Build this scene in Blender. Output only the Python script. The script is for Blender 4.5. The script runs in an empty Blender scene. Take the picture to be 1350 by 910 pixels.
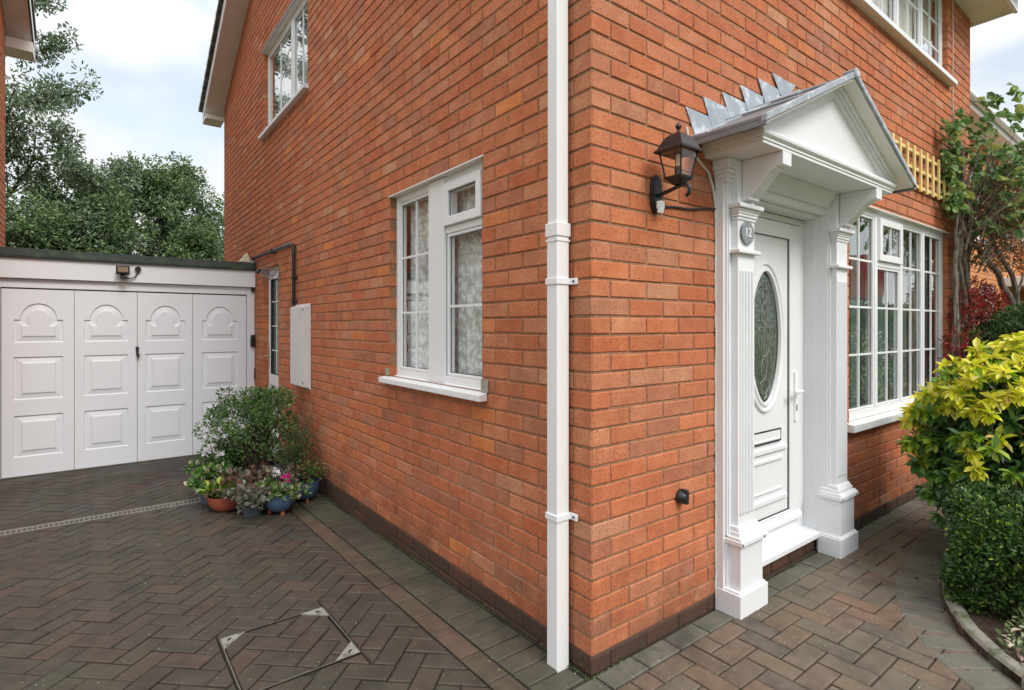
import bpy, math, random
import numpy as np
from mathutils import Vector, Matrix
from mathutils.geometry import tessellate_polygon
random.seed(7)
RNG = np.random.default_rng(11)
S = bpy.context.scene
COL = S.collection
R_ = math.radians

# ------------------------------------------------------------------ camera
f_, cx_, h_, A_ = 720.88, 697.31, 429.88, 0.9036856
cam = bpy.data.cameras.new('camera')
co = bpy.data.objects.new('camera', cam); COL.objects.link(co)
cam.sensor_fit = 'HORIZONTAL'; cam.sensor_width = 36.0
cam.lens = 36.0 * f_ / 1350.0
cam.shift_x = -(cx_ - 675.0) / 1350.0
cam.shift_y = (h_ - 455.0) / 1350.0
cam.clip_end = 500; cam.clip_start = 0.05
Fv = Vector((math.cos(A_), math.sin(A_), 0)); Rv = Vector((math.sin(A_), -math.cos(A_), 0))
m = Matrix.Identity(4)
for i in range(3):
    m[i][0] = Rv[i]; m[i][1] = (0, 0, 1)[i]; m[i][2] = -Fv[i]
m.translation = (-1.52691, -1.53917, 1.3816)
co.matrix_world = m
S.camera = co

# ------------------------------------------------------------------ world
SUN_EL, SUN_AZ = R_(46), R_(176)      # azimuth measured clockwise from +y
W = bpy.data.worlds.new('World'); S.world = W; W.use_nodes = True
nt = W.node_tree; N = nt.nodes; Lk = nt.links
bg = N['Background']; bg.inputs[1].default_value = 0.1
sky = N.new('ShaderNodeTexSky'); sky.sky_type = 'NISHITA'; sky.sun_disc = False
sky.sun_elevation = SUN_EL; sky.sun_rotation = SUN_AZ; sky.altitude = 100; sky.air_density = 1.0
tc = N.new('ShaderNodeTexCoord')
sep = N.new('ShaderNodeSeparateXYZ'); Lk.new(tc.outputs['Generated'], sep.inputs[0])
mp = N.new('ShaderNodeMapping'); mp.inputs['Scale'].default_value = (1.0, 1.0, 2.2)
mp.inputs['Location'].default_value = (3.3, 1.2, 0.4)
Lk.new(tc.outputs['Generated'], mp.inputs[0])
no = N.new('ShaderNodeTexNoise'); no.inputs['Scale'].default_value = 2.1; no.inputs['Detail'].default_value = 7; no.inputs['Roughness'].default_value = .52
Lk.new(mp.outputs[0], no.inputs['Vector'])
cr = N.new('ShaderNodeValToRGB'); cr.color_ramp.elements[0].position = .40; cr.color_ramp.elements[1].position = .50
cr.color_ramp.elements[0].color = (.50, .50, .50, 1); cr.color_ramp.elements[1].color = (1, 1, 1, 1)
Lk.new(no.outputs[0], cr.inputs[0])
no2 = N.new('ShaderNodeTexNoise'); no2.inputs['Scale'].default_value = 4.5; no2.inputs['Detail'].default_value = 5
Lk.new(mp.outputs[0], no2.inputs['Vector'])
cr2 = N.new('ShaderNodeValToRGB'); cr2.color_ramp.elements[0].position = .3; cr2.color_ramp.elements[1].position = .7
cr2.color_ramp.elements[0].color = (5.1, 5.3, 5.5, 1); cr2.color_ramp.elements[1].color = (6.2, 6.25, 6.3, 1)
Lk.new(no2.outputs[0], cr2.inputs[0])
# clouds are brighter overhead than at the horizon (real overcast sky)
mr = N.new('ShaderNodeMapRange'); mr.inputs[1].default_value = .34; mr.inputs[2].default_value = 1.0
mr.inputs[3].default_value = 1.0; mr.inputs[4].default_value = 3.0
Lk.new(sep.outputs[2], mr.inputs[0])
cm = N.new('ShaderNodeVectorMath'); cm.operation = 'SCALE'
Lk.new(cr2.outputs[0], cm.inputs[0]); Lk.new(mr.outputs[0], cm.inputs['Scale'])
sb = N.new('ShaderNodeVectorMath'); sb.operation = 'MULTIPLY'; sb.inputs[1].default_value = (1.7, 1.55, 1.35)
Lk.new(sky.outputs[0], sb.inputs[0])
mx = N.new('ShaderNodeMix'); mx.data_type = 'RGBA'
Lk.new(cr.outputs[0], mx.inputs[0]); Lk.new(sb.outputs[0], mx.inputs[6]); Lk.new(cm.outputs[0], mx.inputs[7])
Lk.new(mx.outputs[2], bg.inputs[0])

sl = bpy.data.lights.new('sun', 'SUN'); sl.energy = 1.45; sl.angle = R_(22); sl.color = (1, .96, .9)
so = bpy.data.objects.new('sun', sl); COL.objects.link(so)
sd = Vector((math.sin(SUN_AZ) * math.cos(SUN_EL), math.cos(SUN_AZ) * math.cos(SUN_EL), math.sin(SUN_EL)))
so.rotation_euler = sd.to_track_quat('Z', 'Y').to_euler(); so.location = sd * 30
S.view_settings.view_transform = 'Standard'; S.view_settings.look = 'None'
S.view_settings.gamma = 1; S.view_settings.exposure = 0.76
S.render.engine = 'CYCLES'
S.cycles.transparent_max_bounces = 24
S.cycles.max_bounces = 8

# ------------------------------------------------------------------ materials
def lin(c):
    return tuple(((v / 255) / 12.92 if v / 255 <= .04045 else ((v / 255 + .055) / 1.055) ** 2.4) for v in c) + (1,)

class Mat:
    def __init__(s, name):
        s.m = bpy.data.materials.new(name); s.m.use_nodes = True
        s.n = s.m.node_tree.nodes; s.l = s.m.node_tree.links
        s.p = s.n['Principled BSDF']; s.out = s.n['Material Output']
    def add(s, t, **k):
        n = s.n.new(t)
        for a, b in k.items(): setattr(n, a, b)
        return n
    def coord(s, scale=(1, 1, 1), kind='Object', rot=(0, 0, 0)):
        t = s.add('ShaderNodeTexCoord'); mp = s.add('ShaderNodeMapping'); mp.inputs['Scale'].default_value = scale
        mp.inputs['Rotation'].default_value = rot
        s.l.new(t.outputs[kind], mp.inputs[0]); return mp.outputs[0]
    def noise(s, vec, scale, detail=4, rough=.5):
        n = s.add('ShaderNodeTexNoise'); n.inputs['Scale'].default_value = scale
        n.inputs['Detail'].default_value = detail; n.inputs['Roughness'].default_value = rough
        s.l.new(vec, n.inputs['Vector']); return n.outputs[0]
    def ramp(s, fac, stops, interp='LINEAR'):
        r = s.add('ShaderNodeValToRGB'); e = r.color_ramp.elements; r.color_ramp.interpolation = interp
        while len(e) < len(stops): e.new(.5)
        for i, (p, c) in enumerate(stops):
            e[i].position = p; e[i].color = c if len(c) == 4 else tuple(c) + (1,)
        s.l.new(fac, r.inputs[0]); return r.outputs[0]
    def mix(s, a, b, fac, mode='MIX'):
        m = s.add('ShaderNodeMix'); m.data_type = 'RGBA'; m.blend_type = mode
        for i, v in ((0, fac), (6, a), (7, b)):
            if hasattr(v, 'is_linked') or hasattr(v, 'links'): s.l.new(v, m.inputs[i])
            else: m.inputs[i].default_value = v
        return m.outputs[2]
    def col(s, c):
        if isinstance(c, tuple): s.p.inputs['Base Color'].default_value = c
        else: s.l.new(c, s.p.inputs['Base Color'])
        return s
    def rough(s, v):
        if isinstance(v, (int, float)): s.p.inputs['Roughness'].default_value = v
        else: s.l.new(v, s.p.inputs['Roughness'])
        return s
    def bump(s, hgt, dist=.002, strength=1):
        b = s.add('ShaderNodeBump'); b.inputs['Distance'].default_value = dist; b.inputs['Strength'].default_value = strength
        s.l.new(hgt, b.inputs['Height']); s.l.new(b.outputs[0], s.p.inputs['Normal']); return s
    def island(s):
        return s.add('ShaderNodeNewGeometry').outputs['Random Per Island']

def simple(name, c, rough=.5, var=.12, scale=6, metal=0, spec=.5, dirt=None):
    M = Mat(name); v = M.coord()
    c = lin(c)
    n = M.noise(v, scale, 5, .6)
    lo = tuple(x * (1 - var) for x in c[:3]); hi = tuple(min(1, x * (1 + var)) for x in c[:3])
    colr = M.ramp(n, [(.3, lo), (.7, hi)])
    if dirt:
        n2 = M.noise(v, dirt[1], 8, .7)
        fac = M.ramp(n2, [(dirt[2], (0, 0, 0)), (dirt[2] + .12, (1, 1, 1))])
        colr = M.mix(colr, lin(dirt[0]), fac)
    M.col(colr).rough(rough); M.p.inputs['Metallic'].default_value = metal
    M.p.inputs['Specular IOR Level'].default_value = spec
    n3 = M.noise(v, scale * 30, 3); M.bump(n3, .0006, .5)
    return M.m

def brick_material(name, stops, tint=None, bs=1.0, sc=1.0, mott=.34):
    M = Mat(name); v = M.coord()
    isl = M.island()
    base = M.ramp(isl, stops, 'LINEAR')
    # fired-clay mottling inside each brick
    n1 = M.noise(v, 9 * sc, 6, .65)
    base = M.mix(base, M.ramp(n1, [(.3, lin((140, 72, 46))), (.5, lin((192, 112, 74))), (.72, lin((222, 156, 116)))]), mott)
    n2 = M.noise(v, 110 * sc, 5, .7)
    pits = M.ramp(n2, [(.36, (.85, .85, .85)), (.44, (0, 0, 0))])
    base = M.mix(base, lin((96, 44, 28)), pits)
    n3 = M.noise(v, 60 * sc, 4, .6)
    base = M.mix(base, lin((222, 168, 132)), M.ramp(n3, [(.60, (0, 0, 0)), (.78, (.55, .55, .55))]))
    n4 = M.noise(v, .9, 4, .6)
    base = M.mix(base, lin((150, 80, 58)), M.ramp(n4, [(.45, (0, 0, 0)), (.8, (.4, .4, .4))]))
    sx = M.add('ShaderNodeSeparateXYZ'); M.l.new(v, sx.inputs[0])
    dm = M.ramp(sx.outputs[2], [(0.0, (.75, .75, .75)), (.16, (.45, .45, .45)), (.45, (0, 0, 0))])
    dn = M.ramp(M.noise(v, 3.5, 6, .7), [(.38, (0, 0, 0)), (.62, (1, 1, 1))])
    dmix = M.mix(dm, dn, 1.0, 'MULTIPLY'); base = M.mix(base, lin((84, 62, 50)), dmix)
    ef = M.ramp(M.noise(M.coord((1, 1, .5)), 2.6, 7, .75), [(.62, (0, 0, 0)), (.75, (.22, .22, .22))])
    base = M.mix(base, lin((206, 176, 156)), ef)
    if tint: base = M.mix(base, lin(tint[0]), tint[1])
    M.col(base).rough(.88); M.p.inputs['Specular IOR Level'].default_value = .25
    cv = M.coord((90 * sc, 90 * sc, 45 * sc)); n5 = M.noise(cv, 1.0, 6, .7)
    M.bump(n5, .006 * bs, .9)
    return M.m

FS = [(0, lin((173, 99, 65))), (.12, lin((189, 123, 89))), (.24, lin((195, 111, 71))), (.36, lin((183, 125, 95))), (.48, lin((203, 121, 79))),
      (.58, lin((181, 109, 77))), (.65, lin((157, 111, 93))), (.72, lin((203, 135, 99))), (.84, lin((183, 101, 65))), (.91, lin((199, 153, 121))), (.95, lin((159, 109, 87))), (1, lin((225, 139, 75)))]
MB = {}
MB['brick'] = brick_material('rustic_brick', FS)
MB['brick_dark'] = brick_material('engineering_brick', [(0, lin((44, 40, 38))), (.3, lin((70, 56, 48))), (.55, lin((50, 48, 46))), (.8, lin((96, 62, 44))), (1, lin((58, 54, 50)))], tint=((58, 54, 47), .40), mott=.06)
MB['brick_orange'] = brick_material('orange_brick', [(0, lin((204, 140, 88))), (.5, lin((214, 154, 100))), (1, lin((192, 126, 80)))], tint=((208, 148, 96), .5))
def mk_mortar(name, c, g=.12):
    M = Mat(name); v = M.coord(); n = M.noise(v, 40, 5, .6); n2 = M.noise(v, 1.3, 5, .6)
    c1 = lin(c); c0 = tuple(x * .62 for x in c1[:3]); col = M.ramp(n, [(.3, c0), (.7, c1)])
    col = M.mix(col, lin((206, 176, 146)), M.ramp(n2, [(.5, (0, 0, 0)), (.75, (.5, .5, .5))]))
    sx = M.add('ShaderNodeSeparateXYZ'); M.l.new(v, sx.inputs[0]); sh = M.add('ShaderNodeMath', operation='ADD'); sh.inputs[1].default_value = .5; M.l.new(sx.outputs[2], sh.inputs[0])
    col = M.mix(col, lin((34, 31, 27)), M.ramp(sh.outputs[0], [(.55, (.9, .9, .9)), (.60, (.0, .0, .0))]))
    M.col(col).rough(.95).bump(M.noise(v, 300, 3), .002); return M.m
MB['mortar'] = mk_mortar('mortar', (164, 120, 90))
MB['upvc'] = simple('white_upvc', (228, 229, 230), .32, .02, 2)
MB['white_paint'] = simple('white_gloss_paint', (226, 227, 229), .38, .03, 3, dirt=((192, 188, 176), 9, .64))
MB['garage_white'] = simple('garage_white_paint', (220, 223, 228), .45, .03, 1.5, dirt=((196, 194, 192), 5, .66))
MB['soffit'] = simple('soffit_white', (226, 222, 214), .5, .05, 3, dirt=((170, 160, 140), 4, .62))
MB['fascia'] = simple('white_fascia', (236, 236, 238), .45, .03, 2)
MB['chip'] = simple('bare_wood', (70, 46, 38), .8, .3, 30)
MB['black'] = simple('black_metal', (26, 29, 31), .42, .2, 20)
MB['blackplastic'] = simple('black_plastic', (34, 36, 40), .38, .2, 20)
MB['seal'] = simple('rubber_seal', (26, 28, 30), .6, .1, 20)
MB['lead'] = simple('lead_sheet', (150, 158, 166), .5, .16, 7, dirt=((208, 214, 218), 9, .5))
MB['lead_dark'] = simple('lead_dark', (120, 120, 122), .6, .2, 9)
MB['tile'] = simple('concrete_tile', (152, 148, 140), .85, .2, 9, dirt=((84, 88, 70), 5, .55))
MB['felt'] = simple('roof_felt', (62, 70, 66), .9, .25, 9, dirt=((86, 100, 78), 5, .55))
MB['steel'] = simple('galvanised_steel', (138, 138, 132), .55, .15, 14, metal=.2, dirt=((84, 80, 70), 30, .52))
MB['grate'] = simple('drain_grey', (112, 110, 104), .6, .12, 14)
MB['dark_void'] = simple('dark_void', (14, 14, 14), .9, .1, 5)
MB['room'] = simple('room_wall', (112, 108, 104), .9, .1, 3)
MB['roomred'] = simple('room_cloth_red', (150, 34, 42), .8, .1, 3)
MB['cement'] = simple('cement_fillet', (150, 146, 130), .9, .15, 20)
MB['concrete'] = simple('concrete', (128, 126, 114), .9, .2, 20, dirt=((84, 90, 62), 12, .5))
MB['meter'] = simple('meter_box_white', (212, 208, 206), .5, .03, 3)
MB['brass'] = simple('handle_metal', (190, 180, 150), .35, .05, 5, metal=.6)
MB['whiteplastic'] = simple('white_plastic', (240, 240, 238), .35, .02, 3)
MB['greydisc'] = simple('grey_slate_disc', (132, 136, 140), .6, .12, 30)
MB['beige'] = simple('beige_plastic', (206, 198, 172), .5, .05, 8)
MB['pot_blue'] = simple('glazed_blue_pot', (72, 94, 122), .35, .12, 9)
MB['pot_grey'] = simple('grey_pot', (70, 78, 84), .6, .12, 9)
MB['pot_terra'] = simple('terracotta_pot', (148, 74, 48), .8, .15, 12)
MB['wood_yellow'] = simple('trellis_wood', (222, 198, 132), .7, .12, 14)
MB['cable_white'] = simple('white_cable', (210, 208, 200), .5, .05, 8)
MB['reflector'] = simple('lamp_reflector', (150, 130, 112), .3, .1, 12, metal=.4)

# paving: brindle blocks, colour per block, damp sheen, moss and pale litter
def paver_mat(name, stops, moss=.35, dark=1.0, mot=((52, 46, 42), (112, 96, 84))):
    M = Mat(name); v = M.coord(); isl = M.island()
    base = M.ramp(isl, stops)
    n1 = M.noise(v, 14, 6, .7)
    base = M.mix(base, M.ramp(n1, [(.3, lin(mot[0])), (.7, lin(mot[1]))]), .38)
    n2 = M.noise(v, 1.3, 6, .65)
    base = M.mix(base, lin((72, 78, 52)), M.ramp(n2, [(.43, (0, 0, 0)), (.68, (moss * .8,) * 3)]))
    n7 = M.noise(v, 3.1, 8, .75); base = M.mix(base, lin((34, 33, 29)), M.ramp(n7, [(.48, (0, 0, 0)), (.66, (.55, .55, .55))]))
    nn = M.noise(v, 240, 3, .6)
    base = M.mix(base, lin((150, 134, 120)), M.ramp(nn, [(.60, (0, 0, 0)), (.75, (.5, .5, .5))]))
    vo = M.add('ShaderNodeTexVoronoi'); vo.inputs['Scale'].default_value = 34
    M.l.new(v, vo.inputs['Vector'])
    sp = M.ramp(vo.outputs['Distance'], [(.05, (1, 1, 1)), (.10, (0, 0, 0))])
    n3 = M.noise(v, 5, 3); sp = M.mix(sp, (0, 0, 0, 1), M.ramp(n3, [(.54, (1, 1, 1)), (.66, (0, 0, 0))]))
    base = M.mix(base, lin((206, 204, 186)), sp)
    M.col(base)
    M.rough(M.ramp(M.noise(v, 2.2, 4), [(.35, (.5, .5, .5)), (.7, (.82, .82, .82))]))
    M.p.inputs['Specular IOR Level'].default_value = .4
    M.bump(M.noise(v, 260, 5, .7), .0022, .8)
    return M.m
MB['paver'] = paver_mat('brindle_paver', [(0, lin((62, 52, 47))), (.2, lin((47, 46, 44))), (.4, lin((72, 54, 46))), (.6, lin((51, 50, 48))), (.8, lin((60, 52, 45))), (1, lin((43, 43, 43)))], mot=((36, 32, 30), (92, 80, 70)))
MB['paver_front'] = paver_mat('red_brindle_paver', [(0, lin((126, 102, 86))), (.2, lin((108, 98, 88))), (.4, lin((128, 98, 80))), (.6, lin((114, 106, 92))), (.8, lin((120, 100, 84))), (1, lin((98, 90, 84)))], moss=.4)
MB['paver_char'] = paver_mat('charcoal_paver', [(0, lin((102, 104, 98))), (.5, lin((114, 114, 104))), (1, lin((92, 94, 86)))], moss=.45)
MB['paver_red'] = paver_mat('red_edge_paver', [(0, lin((72, 60, 49))), (.5, lin((88, 67, 53))), (1, lin((60, 54, 45)))], moss=.75)
MB['paver_green'] = paver_mat('mossy_paver', [(0, lin((58, 62, 50))), (.5, lin((66, 68, 56))), (1, lin((52, 56, 46)))], moss=.8)
M = Mat('joint_sand'); v = M.coord(); M.col(M.ramp(M.noise(v, 9, 6), [(.35, lin((30, 27, 24))), (.55, lin((44, 40, 32))), (.72, lin((58, 66, 34)))])).rough(.95); MB['sand'] = M.m
M = Mat('bed_soil'); v = M.coord(); M.col(M.ramp(M.noise(v, 30, 6), [(.35, lin((38, 28, 22))), (.7, lin((84, 62, 48)))])).rough(.95).bump(M.noise(v, 60, 5), .02); MB['soil'] = M.m
M = Mat('rough_grass_ground'); v = M.coord(); M.col(M.ramp(M.noise(v, 3, 6), [(.35, lin((66, 74, 44))), (.7, lin((96, 104, 62)))])).rough(.95); MB['land'] = M.m
M = Mat('bark'); v = M.coord((1, 1, .25)); M.col(M.ramp(M.noise(v, 40, 5), [(.35, lin((86, 76, 66))), (.7, lin((142, 134, 120)))])).rough(.9).bump(M.noise(v, 60, 5), .006); MB['bark'] = M.m
M = Mat('dark_bark'); v = M.coord((1, 1, .3)); M.col(M.ramp(M.noise(v, 20, 5), [(.35, lin((66, 54, 46))), (.7, lin((116, 98, 84)))])).rough(.9); MB['dbark'] = M.m

def leaf_mat(name, stops, rough=.42, trans=.25, spec=.5):
    M = Mat(name); isl = M.island(); c = M.ramp(isl, [(p, lin(q)) for p, q in stops])
    v = M.coord(); c = M.mix(c, M.ramp(M.noise(v, 3.0, 3), [(.35, (.75, .75, .75)), (.65, (1.1, 1.1, 1.1))]), 1.0, 'MULTIPLY')
    M.col(c).rough(rough); M.p.inputs['Specular IOR Level'].default_value = spec
    t = M.add('ShaderNodeBsdfTranslucent'); M.l.new(c, t.inputs[0])
    mx = M.add('ShaderNodeMixShader'); mx.inputs[0].default_value = trans
    M.l.new(M.p.outputs[0], mx.inputs[1]); M.l.new(t.outputs[0], mx.inputs[2]); M.l.new(mx.outputs[0], M.out.inputs[0])
    return M.m
MB['lf_holly'] = leaf_mat('evergreen_leaf', [(0, (58, 84, 50)), (.4, (84, 112, 64)), (.75, (108, 134, 82)), (1, (146, 160, 112))])
MB['lf_gum'] = leaf_mat('grey_green_leaf', [(0, (82, 102, 80)), (.5, (108, 128, 102)), (1, (150, 160, 136))])
MB['lf_brown'] = leaf_mat('dry_twig_leaf', [(0, (104, 88, 76)), (1, (140, 122, 104))])
MB['lf_yellow'] = leaf_mat('golden_leaf', [(0, (204, 214, 50)), (.4, (236, 232, 66)), (.8, (246, 240, 104)), (.97, (250, 240, 150)), (1, (206, 120, 50))], .35, .35)
MB['lf_lime'] = leaf_mat('lime_leaf', [(0, (104, 144, 44)), (.5, (152, 180, 56)), (1, (192, 204, 76))], .35, .3)
MB['lf_dark'] = leaf_mat('glossy_dark_leaf', [(0, (56, 92, 46)), (.6, (84, 126, 60)), (1, (122, 156, 74))], .3, .2)
MB['lf_box'] = leaf_mat('clipped_hedge_leaf', [(0, (40, 64, 30)), (.5, (64, 94, 42)), (.9, (92, 122, 58)), (1, (134, 156, 84))], .35, .2)
MB['lf_hedge'] = leaf_mat('far_hedge_leaf', [(0, (52, 76, 44)), (.5, (80, 106, 58)), (1, (116, 138, 84))], .4, .25)
MB['lf_fig'] = leaf_mat('climber_leaf', [(0, (76, 114, 62)), (.5, (112, 150, 84)), (.85, (156, 182, 112)), (1, (200, 200, 104))], .4, .35)
MB['lf_red'] = leaf_mat('red_leaf', [(0, (132, 28, 32)), (.6, (176, 46, 44)), (1, (110, 40, 34))], .45, .25)
MB['lf_brownish'] = leaf_mat('russet_leaf', [(0, (112, 70, 46)), (.6, (140, 88, 54)), (1, (110, 104, 56))], .5, .2)
MB['lf_variegated'] = leaf_mat('variegated_leaf', [(0, (84, 106, 60)), (.5, (128, 144, 96)), (.8, (196, 196, 164)), (1, (206, 170, 160))], .4, .2)
MB['lf_fern'] = leaf_mat('fresh_green_leaf', [(0, (58, 92, 44)), (.5, (88, 126, 58)), (1, (130, 156, 84))], .4, .3)
MB['lf_heuch'] = leaf_mat('purple_leaf', [(0, (84, 48, 46)), (.5, (116, 84, 74)), (1, (104, 110, 84))], .45, .2)
MB['lf_grey'] = leaf_mat('silver_leaf', [(0, (92, 104, 84)), (.5, (132, 136, 116)), (1, (104, 96, 96))], .45, .2)
MB['pet_white'] = leaf_mat('white_petal', [(0, (236, 232, 236)), (1, (246, 240, 244))], .5, .3)
MB['pet_pink'] = leaf_mat('magenta_petal', [(0, (206, 30, 130)), (1, (226, 60, 160))], .5, .3)

def glass_mat(name, tint=(.92, .95, .94), refl=1.0):
    M = Mat(name)
    for n in (M.p,): M.n.remove(n)
    tr = M.add('ShaderNodeBsdfTransparent'); tr.inputs[0].default_value = tint + (1,)
    gl = M.add('ShaderNodeBsdfGlossy'); gl.inputs['Roughness'].default_value = .004; gl.inputs[0].default_value = (1, 1, 1, 1)
    fr = M.add('ShaderNodeFresnel'); fr.inputs[0].default_value = 1.6
    v = M.coord(); b = M.add('ShaderNodeBump'); b.inputs['Distance'].default_value = .006; b.inputs['Strength'].default_value = .25
    M.l.new(M.noise(v, 2.2, 2), b.inputs['Height']); M.l.new(b.outputs[0], gl.inputs['Normal'])
    mu = M.add('ShaderNodeMath', operation='MULTIPLY_ADD'); mu.inputs[1].default_value = 1.9 * refl; mu.inputs[2].default_value = .03
    mu.use_clamp = True
    M.l.new(fr.outputs[0], mu.inputs[0])
    ge = M.add('ShaderNodeNewGeometry'); inv = M.add('ShaderNodeMath', operation='SUBTRACT'); inv.inputs[0].default_value = 1; M.l.new(ge.outputs['Backfacing'], inv.inputs[1])
    m2 = M.add('ShaderNodeMath', operation='MULTIPLY'); M.l.new(mu.outputs[0], m2.inputs[0]); M.l.new(inv.outputs[0], m2.inputs[1]); mu = m2
    mx = M.add('ShaderNodeMixShader'); M.l.new(mu.outputs[0], mx.inputs[0]); M.l.new(tr.outputs[0], mx.inputs[1]); M.l.new(gl.outputs[0], mx.inputs[2])
    M.l.new(mx.outputs[0], M.out.inputs[0]); return M.m
MB['glass'] = glass_mat('window_glass')
MB['glass_clear'] = glass_mat('lantern_glass', (.97, .97, .95), .4)
M = Mat('obscured_glass'); v = M.coord(); M.col(lin((66, 80, 70))).rough(.08); M.bump(M.noise(v, 26, 3), .01, .8); M.p.inputs['Specular IOR Level'].default_value = 1; MB['glass_obs'] = M.m
M = Mat('net_curtain'); v = M.coord((1, 1, 1))
vo = M.add('ShaderNodeTexVoronoi'); vo.inputs['Scale'].default_value = 9; M.l.new(v, vo.inputs['Vector'])
pat = M.ramp(M.noise(v, 22, 5, .7), [(.42, lin((196, 202, 198))), (.58, lin((240, 242, 242)))])
M.col(pat).rough(.9)
tr = M.add('ShaderNodeBsdfTransparent'); mx = M.add('ShaderNodeMixShader')
al = M.ramp(M.noise(v, 22, 5, .7), [(.42, (.82, .82, .82)), (.6, (1, 1, 1))]); M.l.new(al, mx.inputs[0])
M.l.new(tr.outputs[0], mx.inputs[1]); M.l.new(M.p.outputs[0], mx.inputs[2]); M.l.new(mx.outputs[0], M.out.inputs[0]); MB['net'] = M.m
M = Mat('curtain_cloth'); M.col(lin((150, 168, 156))).rough(.9)
t = M.add('ShaderNodeBsdfTranslucent'); t.inputs[0].default_value = lin((150, 168, 156)); mx = M.add('ShaderNodeMixShader'); mx.inputs[0].default_value = .3
M.l.new(M.p.outputs[0], mx.inputs[1]); M.l.new(t.outputs[0], mx.inputs[2]); M.l.new(mx.outputs[0], M.out.inputs[0]); MB['curtain'] = M.m
M = Mat('blind_white'); M.col(lin((246, 246, 246))).rough(.8); MB['blind'] = M.m

# ------------------------------------------------------------------ mesh helpers
TF = lambda u, v, d: (u, -d, v)          # front wall: u=x, v=z, d towards the street
TS = lambda u, v, d: (-d, -u, v)         # side wall: u=-y, v=z, d towards the drive
TW = lambda x, y, z: (x, y, z)

class MBld:
    def __init__(s, T=TW): s.v = []; s.f = []; s.mi = []; s.T = T
    def quad(s, pts, mi=0):
        b = len(s.v); s.v += [s.T(*p) for p in pts]; s.f.append(tuple(range(b, b + len(pts)))); s.mi.append(mi)
    def box(s, u0, u1, v0, v1, d0, d1, mi=0):
        b = len(s.v)
        for d in (d0, d1):
            for (u, v) in ((u0, v0), (u1, v0), (u1, v1), (u0, v1)): s.v.append(s.T(u, v, d))
        for q in ((0, 3, 2, 1), (4, 5, 6, 7), (0, 1, 5, 4), (1, 2, 6, 5), (2, 3, 7, 6), (3, 0, 4, 7)):
            s.f.append(tuple(b + i for i in q)); s.mi.append(mi)
        return s
    def prism(s, poly, d0, d1, mi=0):
        n = len(poly); b = len(s.v)
        s.v += [s.T(u, v, d0) for u, v in poly] + [s.T(u, v, d1) for u, v in poly]
        s.f.append(tuple(b + i for i in reversed(range(n)))); s.mi.append(mi)
        s.f.append(tuple(b + n + i for i in range(n))); s.mi.append(mi)
        for i in range(n):
            j = (i + 1) % n; s.f.append((b + i, b + j, b + n + j, b + n + i)); s.mi.append(mi)
        return s
    def extr(s, prof, a, b_, mi=0):
        """profile in (v,d) swept along u from a to b"""
        n = len(prof); b = len(s.v)
        s.v += [s.T(a, v, d) for v, d in prof] + [s.T(b_, v, d) for v, d in prof]
        s.f.append(tuple(b + i for i in range(n))); s.mi.append(mi)
        s.f.append(tuple(b + n + i for i in reversed(range(n)))); s.mi.append(mi)
        for i in range(n):
            j = (i + 1) % n; s.f.append((b + i, b + n + i, b + n + j, b + j)); s.mi.append(mi)
        return s
    def tube(s, pts, rad, k=8, mi=0, cap=True):
        pts = [Vector(p) for p in pts]; n = len(pts)
        if not hasattr(rad, '__len__'): rad = [rad] * n
        up = Vector((0, 0, 1)); b = len(s.v); prev = None
        for i, p in enumerate(pts):
            t = (pts[min(i + 1, n - 1)] - pts[max(i - 1, 0)]).normalized()
            if prev is None:
                a = t.orthogonal().normalized()
            else:
                a = (prev - t * prev.dot(t)).normalized()
            prev = a; c = t.cross(a)
            for j in range(k):
                an = 2 * math.pi * j / k; q = p + (a * math.cos(an) + c * math.sin(an)) * rad[i]; s.v.append(tuple(s.T(*q)))
        for i in range(n - 1):
            for j in range(k):
                j2 = (j + 1) % k; s.f.append((b + i * k + j, b + i * k + j2, b + (i + 1) * k + j2, b + (i + 1) * k + j)); s.mi.append(mi)
        if cap:
            s.f.append(tuple(b + j for j in reversed(range(k)))); s.mi.append(mi)
            s.f.append(tuple(b + (n - 1) * k + j for j in range(k))); s.mi.append(mi)
        return s
    def lathe(s, prof, c=(0, 0, 0), k=24, mi=0, sq=None):
        b = len(s.v); n = len(prof)
        for r, z in prof:
            for j in range(k):
                an = 2 * math.pi * j / k; s.v.append(tuple(s.T(c[0] + r * math.cos(an), c[1] + r * math.sin(an), c[2] + z)))
        for i in range(n - 1):
            for j in range(k):
                j2 = (j + 1) % k; s.f.append((b + i * k + j, b + i * k + j2, b + (i + 1) * k + j2, b + (i + 1) * k + j)); s.mi.append(mi)
        return s
    def disc(s, cu, cv, ru, rv, d0, d1, k=40, mi=0):
        return s.prism([(cu + ru * math.cos(2 * math.pi * i / k), cv + rv * math.sin(2 * math.pi * i / k)) for i in range(k)], d0, d1, mi)

def link(name, me, parent=None):
    o = bpy.data.objects.new(name, me); COL.objects.link(o)
    if parent is not None: o.parent = parent
    return o

def obj(name, mb, mats, parent=None, bevel=0, smooth=False, loc=None):
    me = bpy.data.meshes.new(name); me.from_pydata(mb.v, [], mb.f); me.validate()
    if not isinstance(mats, (list, tuple)): mats = [mats]
    for q in mats: me.materials.append(MB[q] if isinstance(q, str) else q)
    if len(mats) > 1 and len(me.polygons) == len(mb.mi): me.polygons.foreach_set('material_index', mb.mi)
    if smooth:
        me.polygons.foreach_set('use_smooth', [True] * len(me.polygons))
        try: me.set_sharp_from_angle(angle=R_(40))
        except Exception: pass
    o = link(name, me, parent)
    if loc: o.location = loc
    if bevel:
        b = o.modifiers.new('bevel', 'BEVEL'); b.width = bevel; b.segments = 2; b.limit_method = 'ANGLE'; b.angle_limit = R_(35)
    return o

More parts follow.
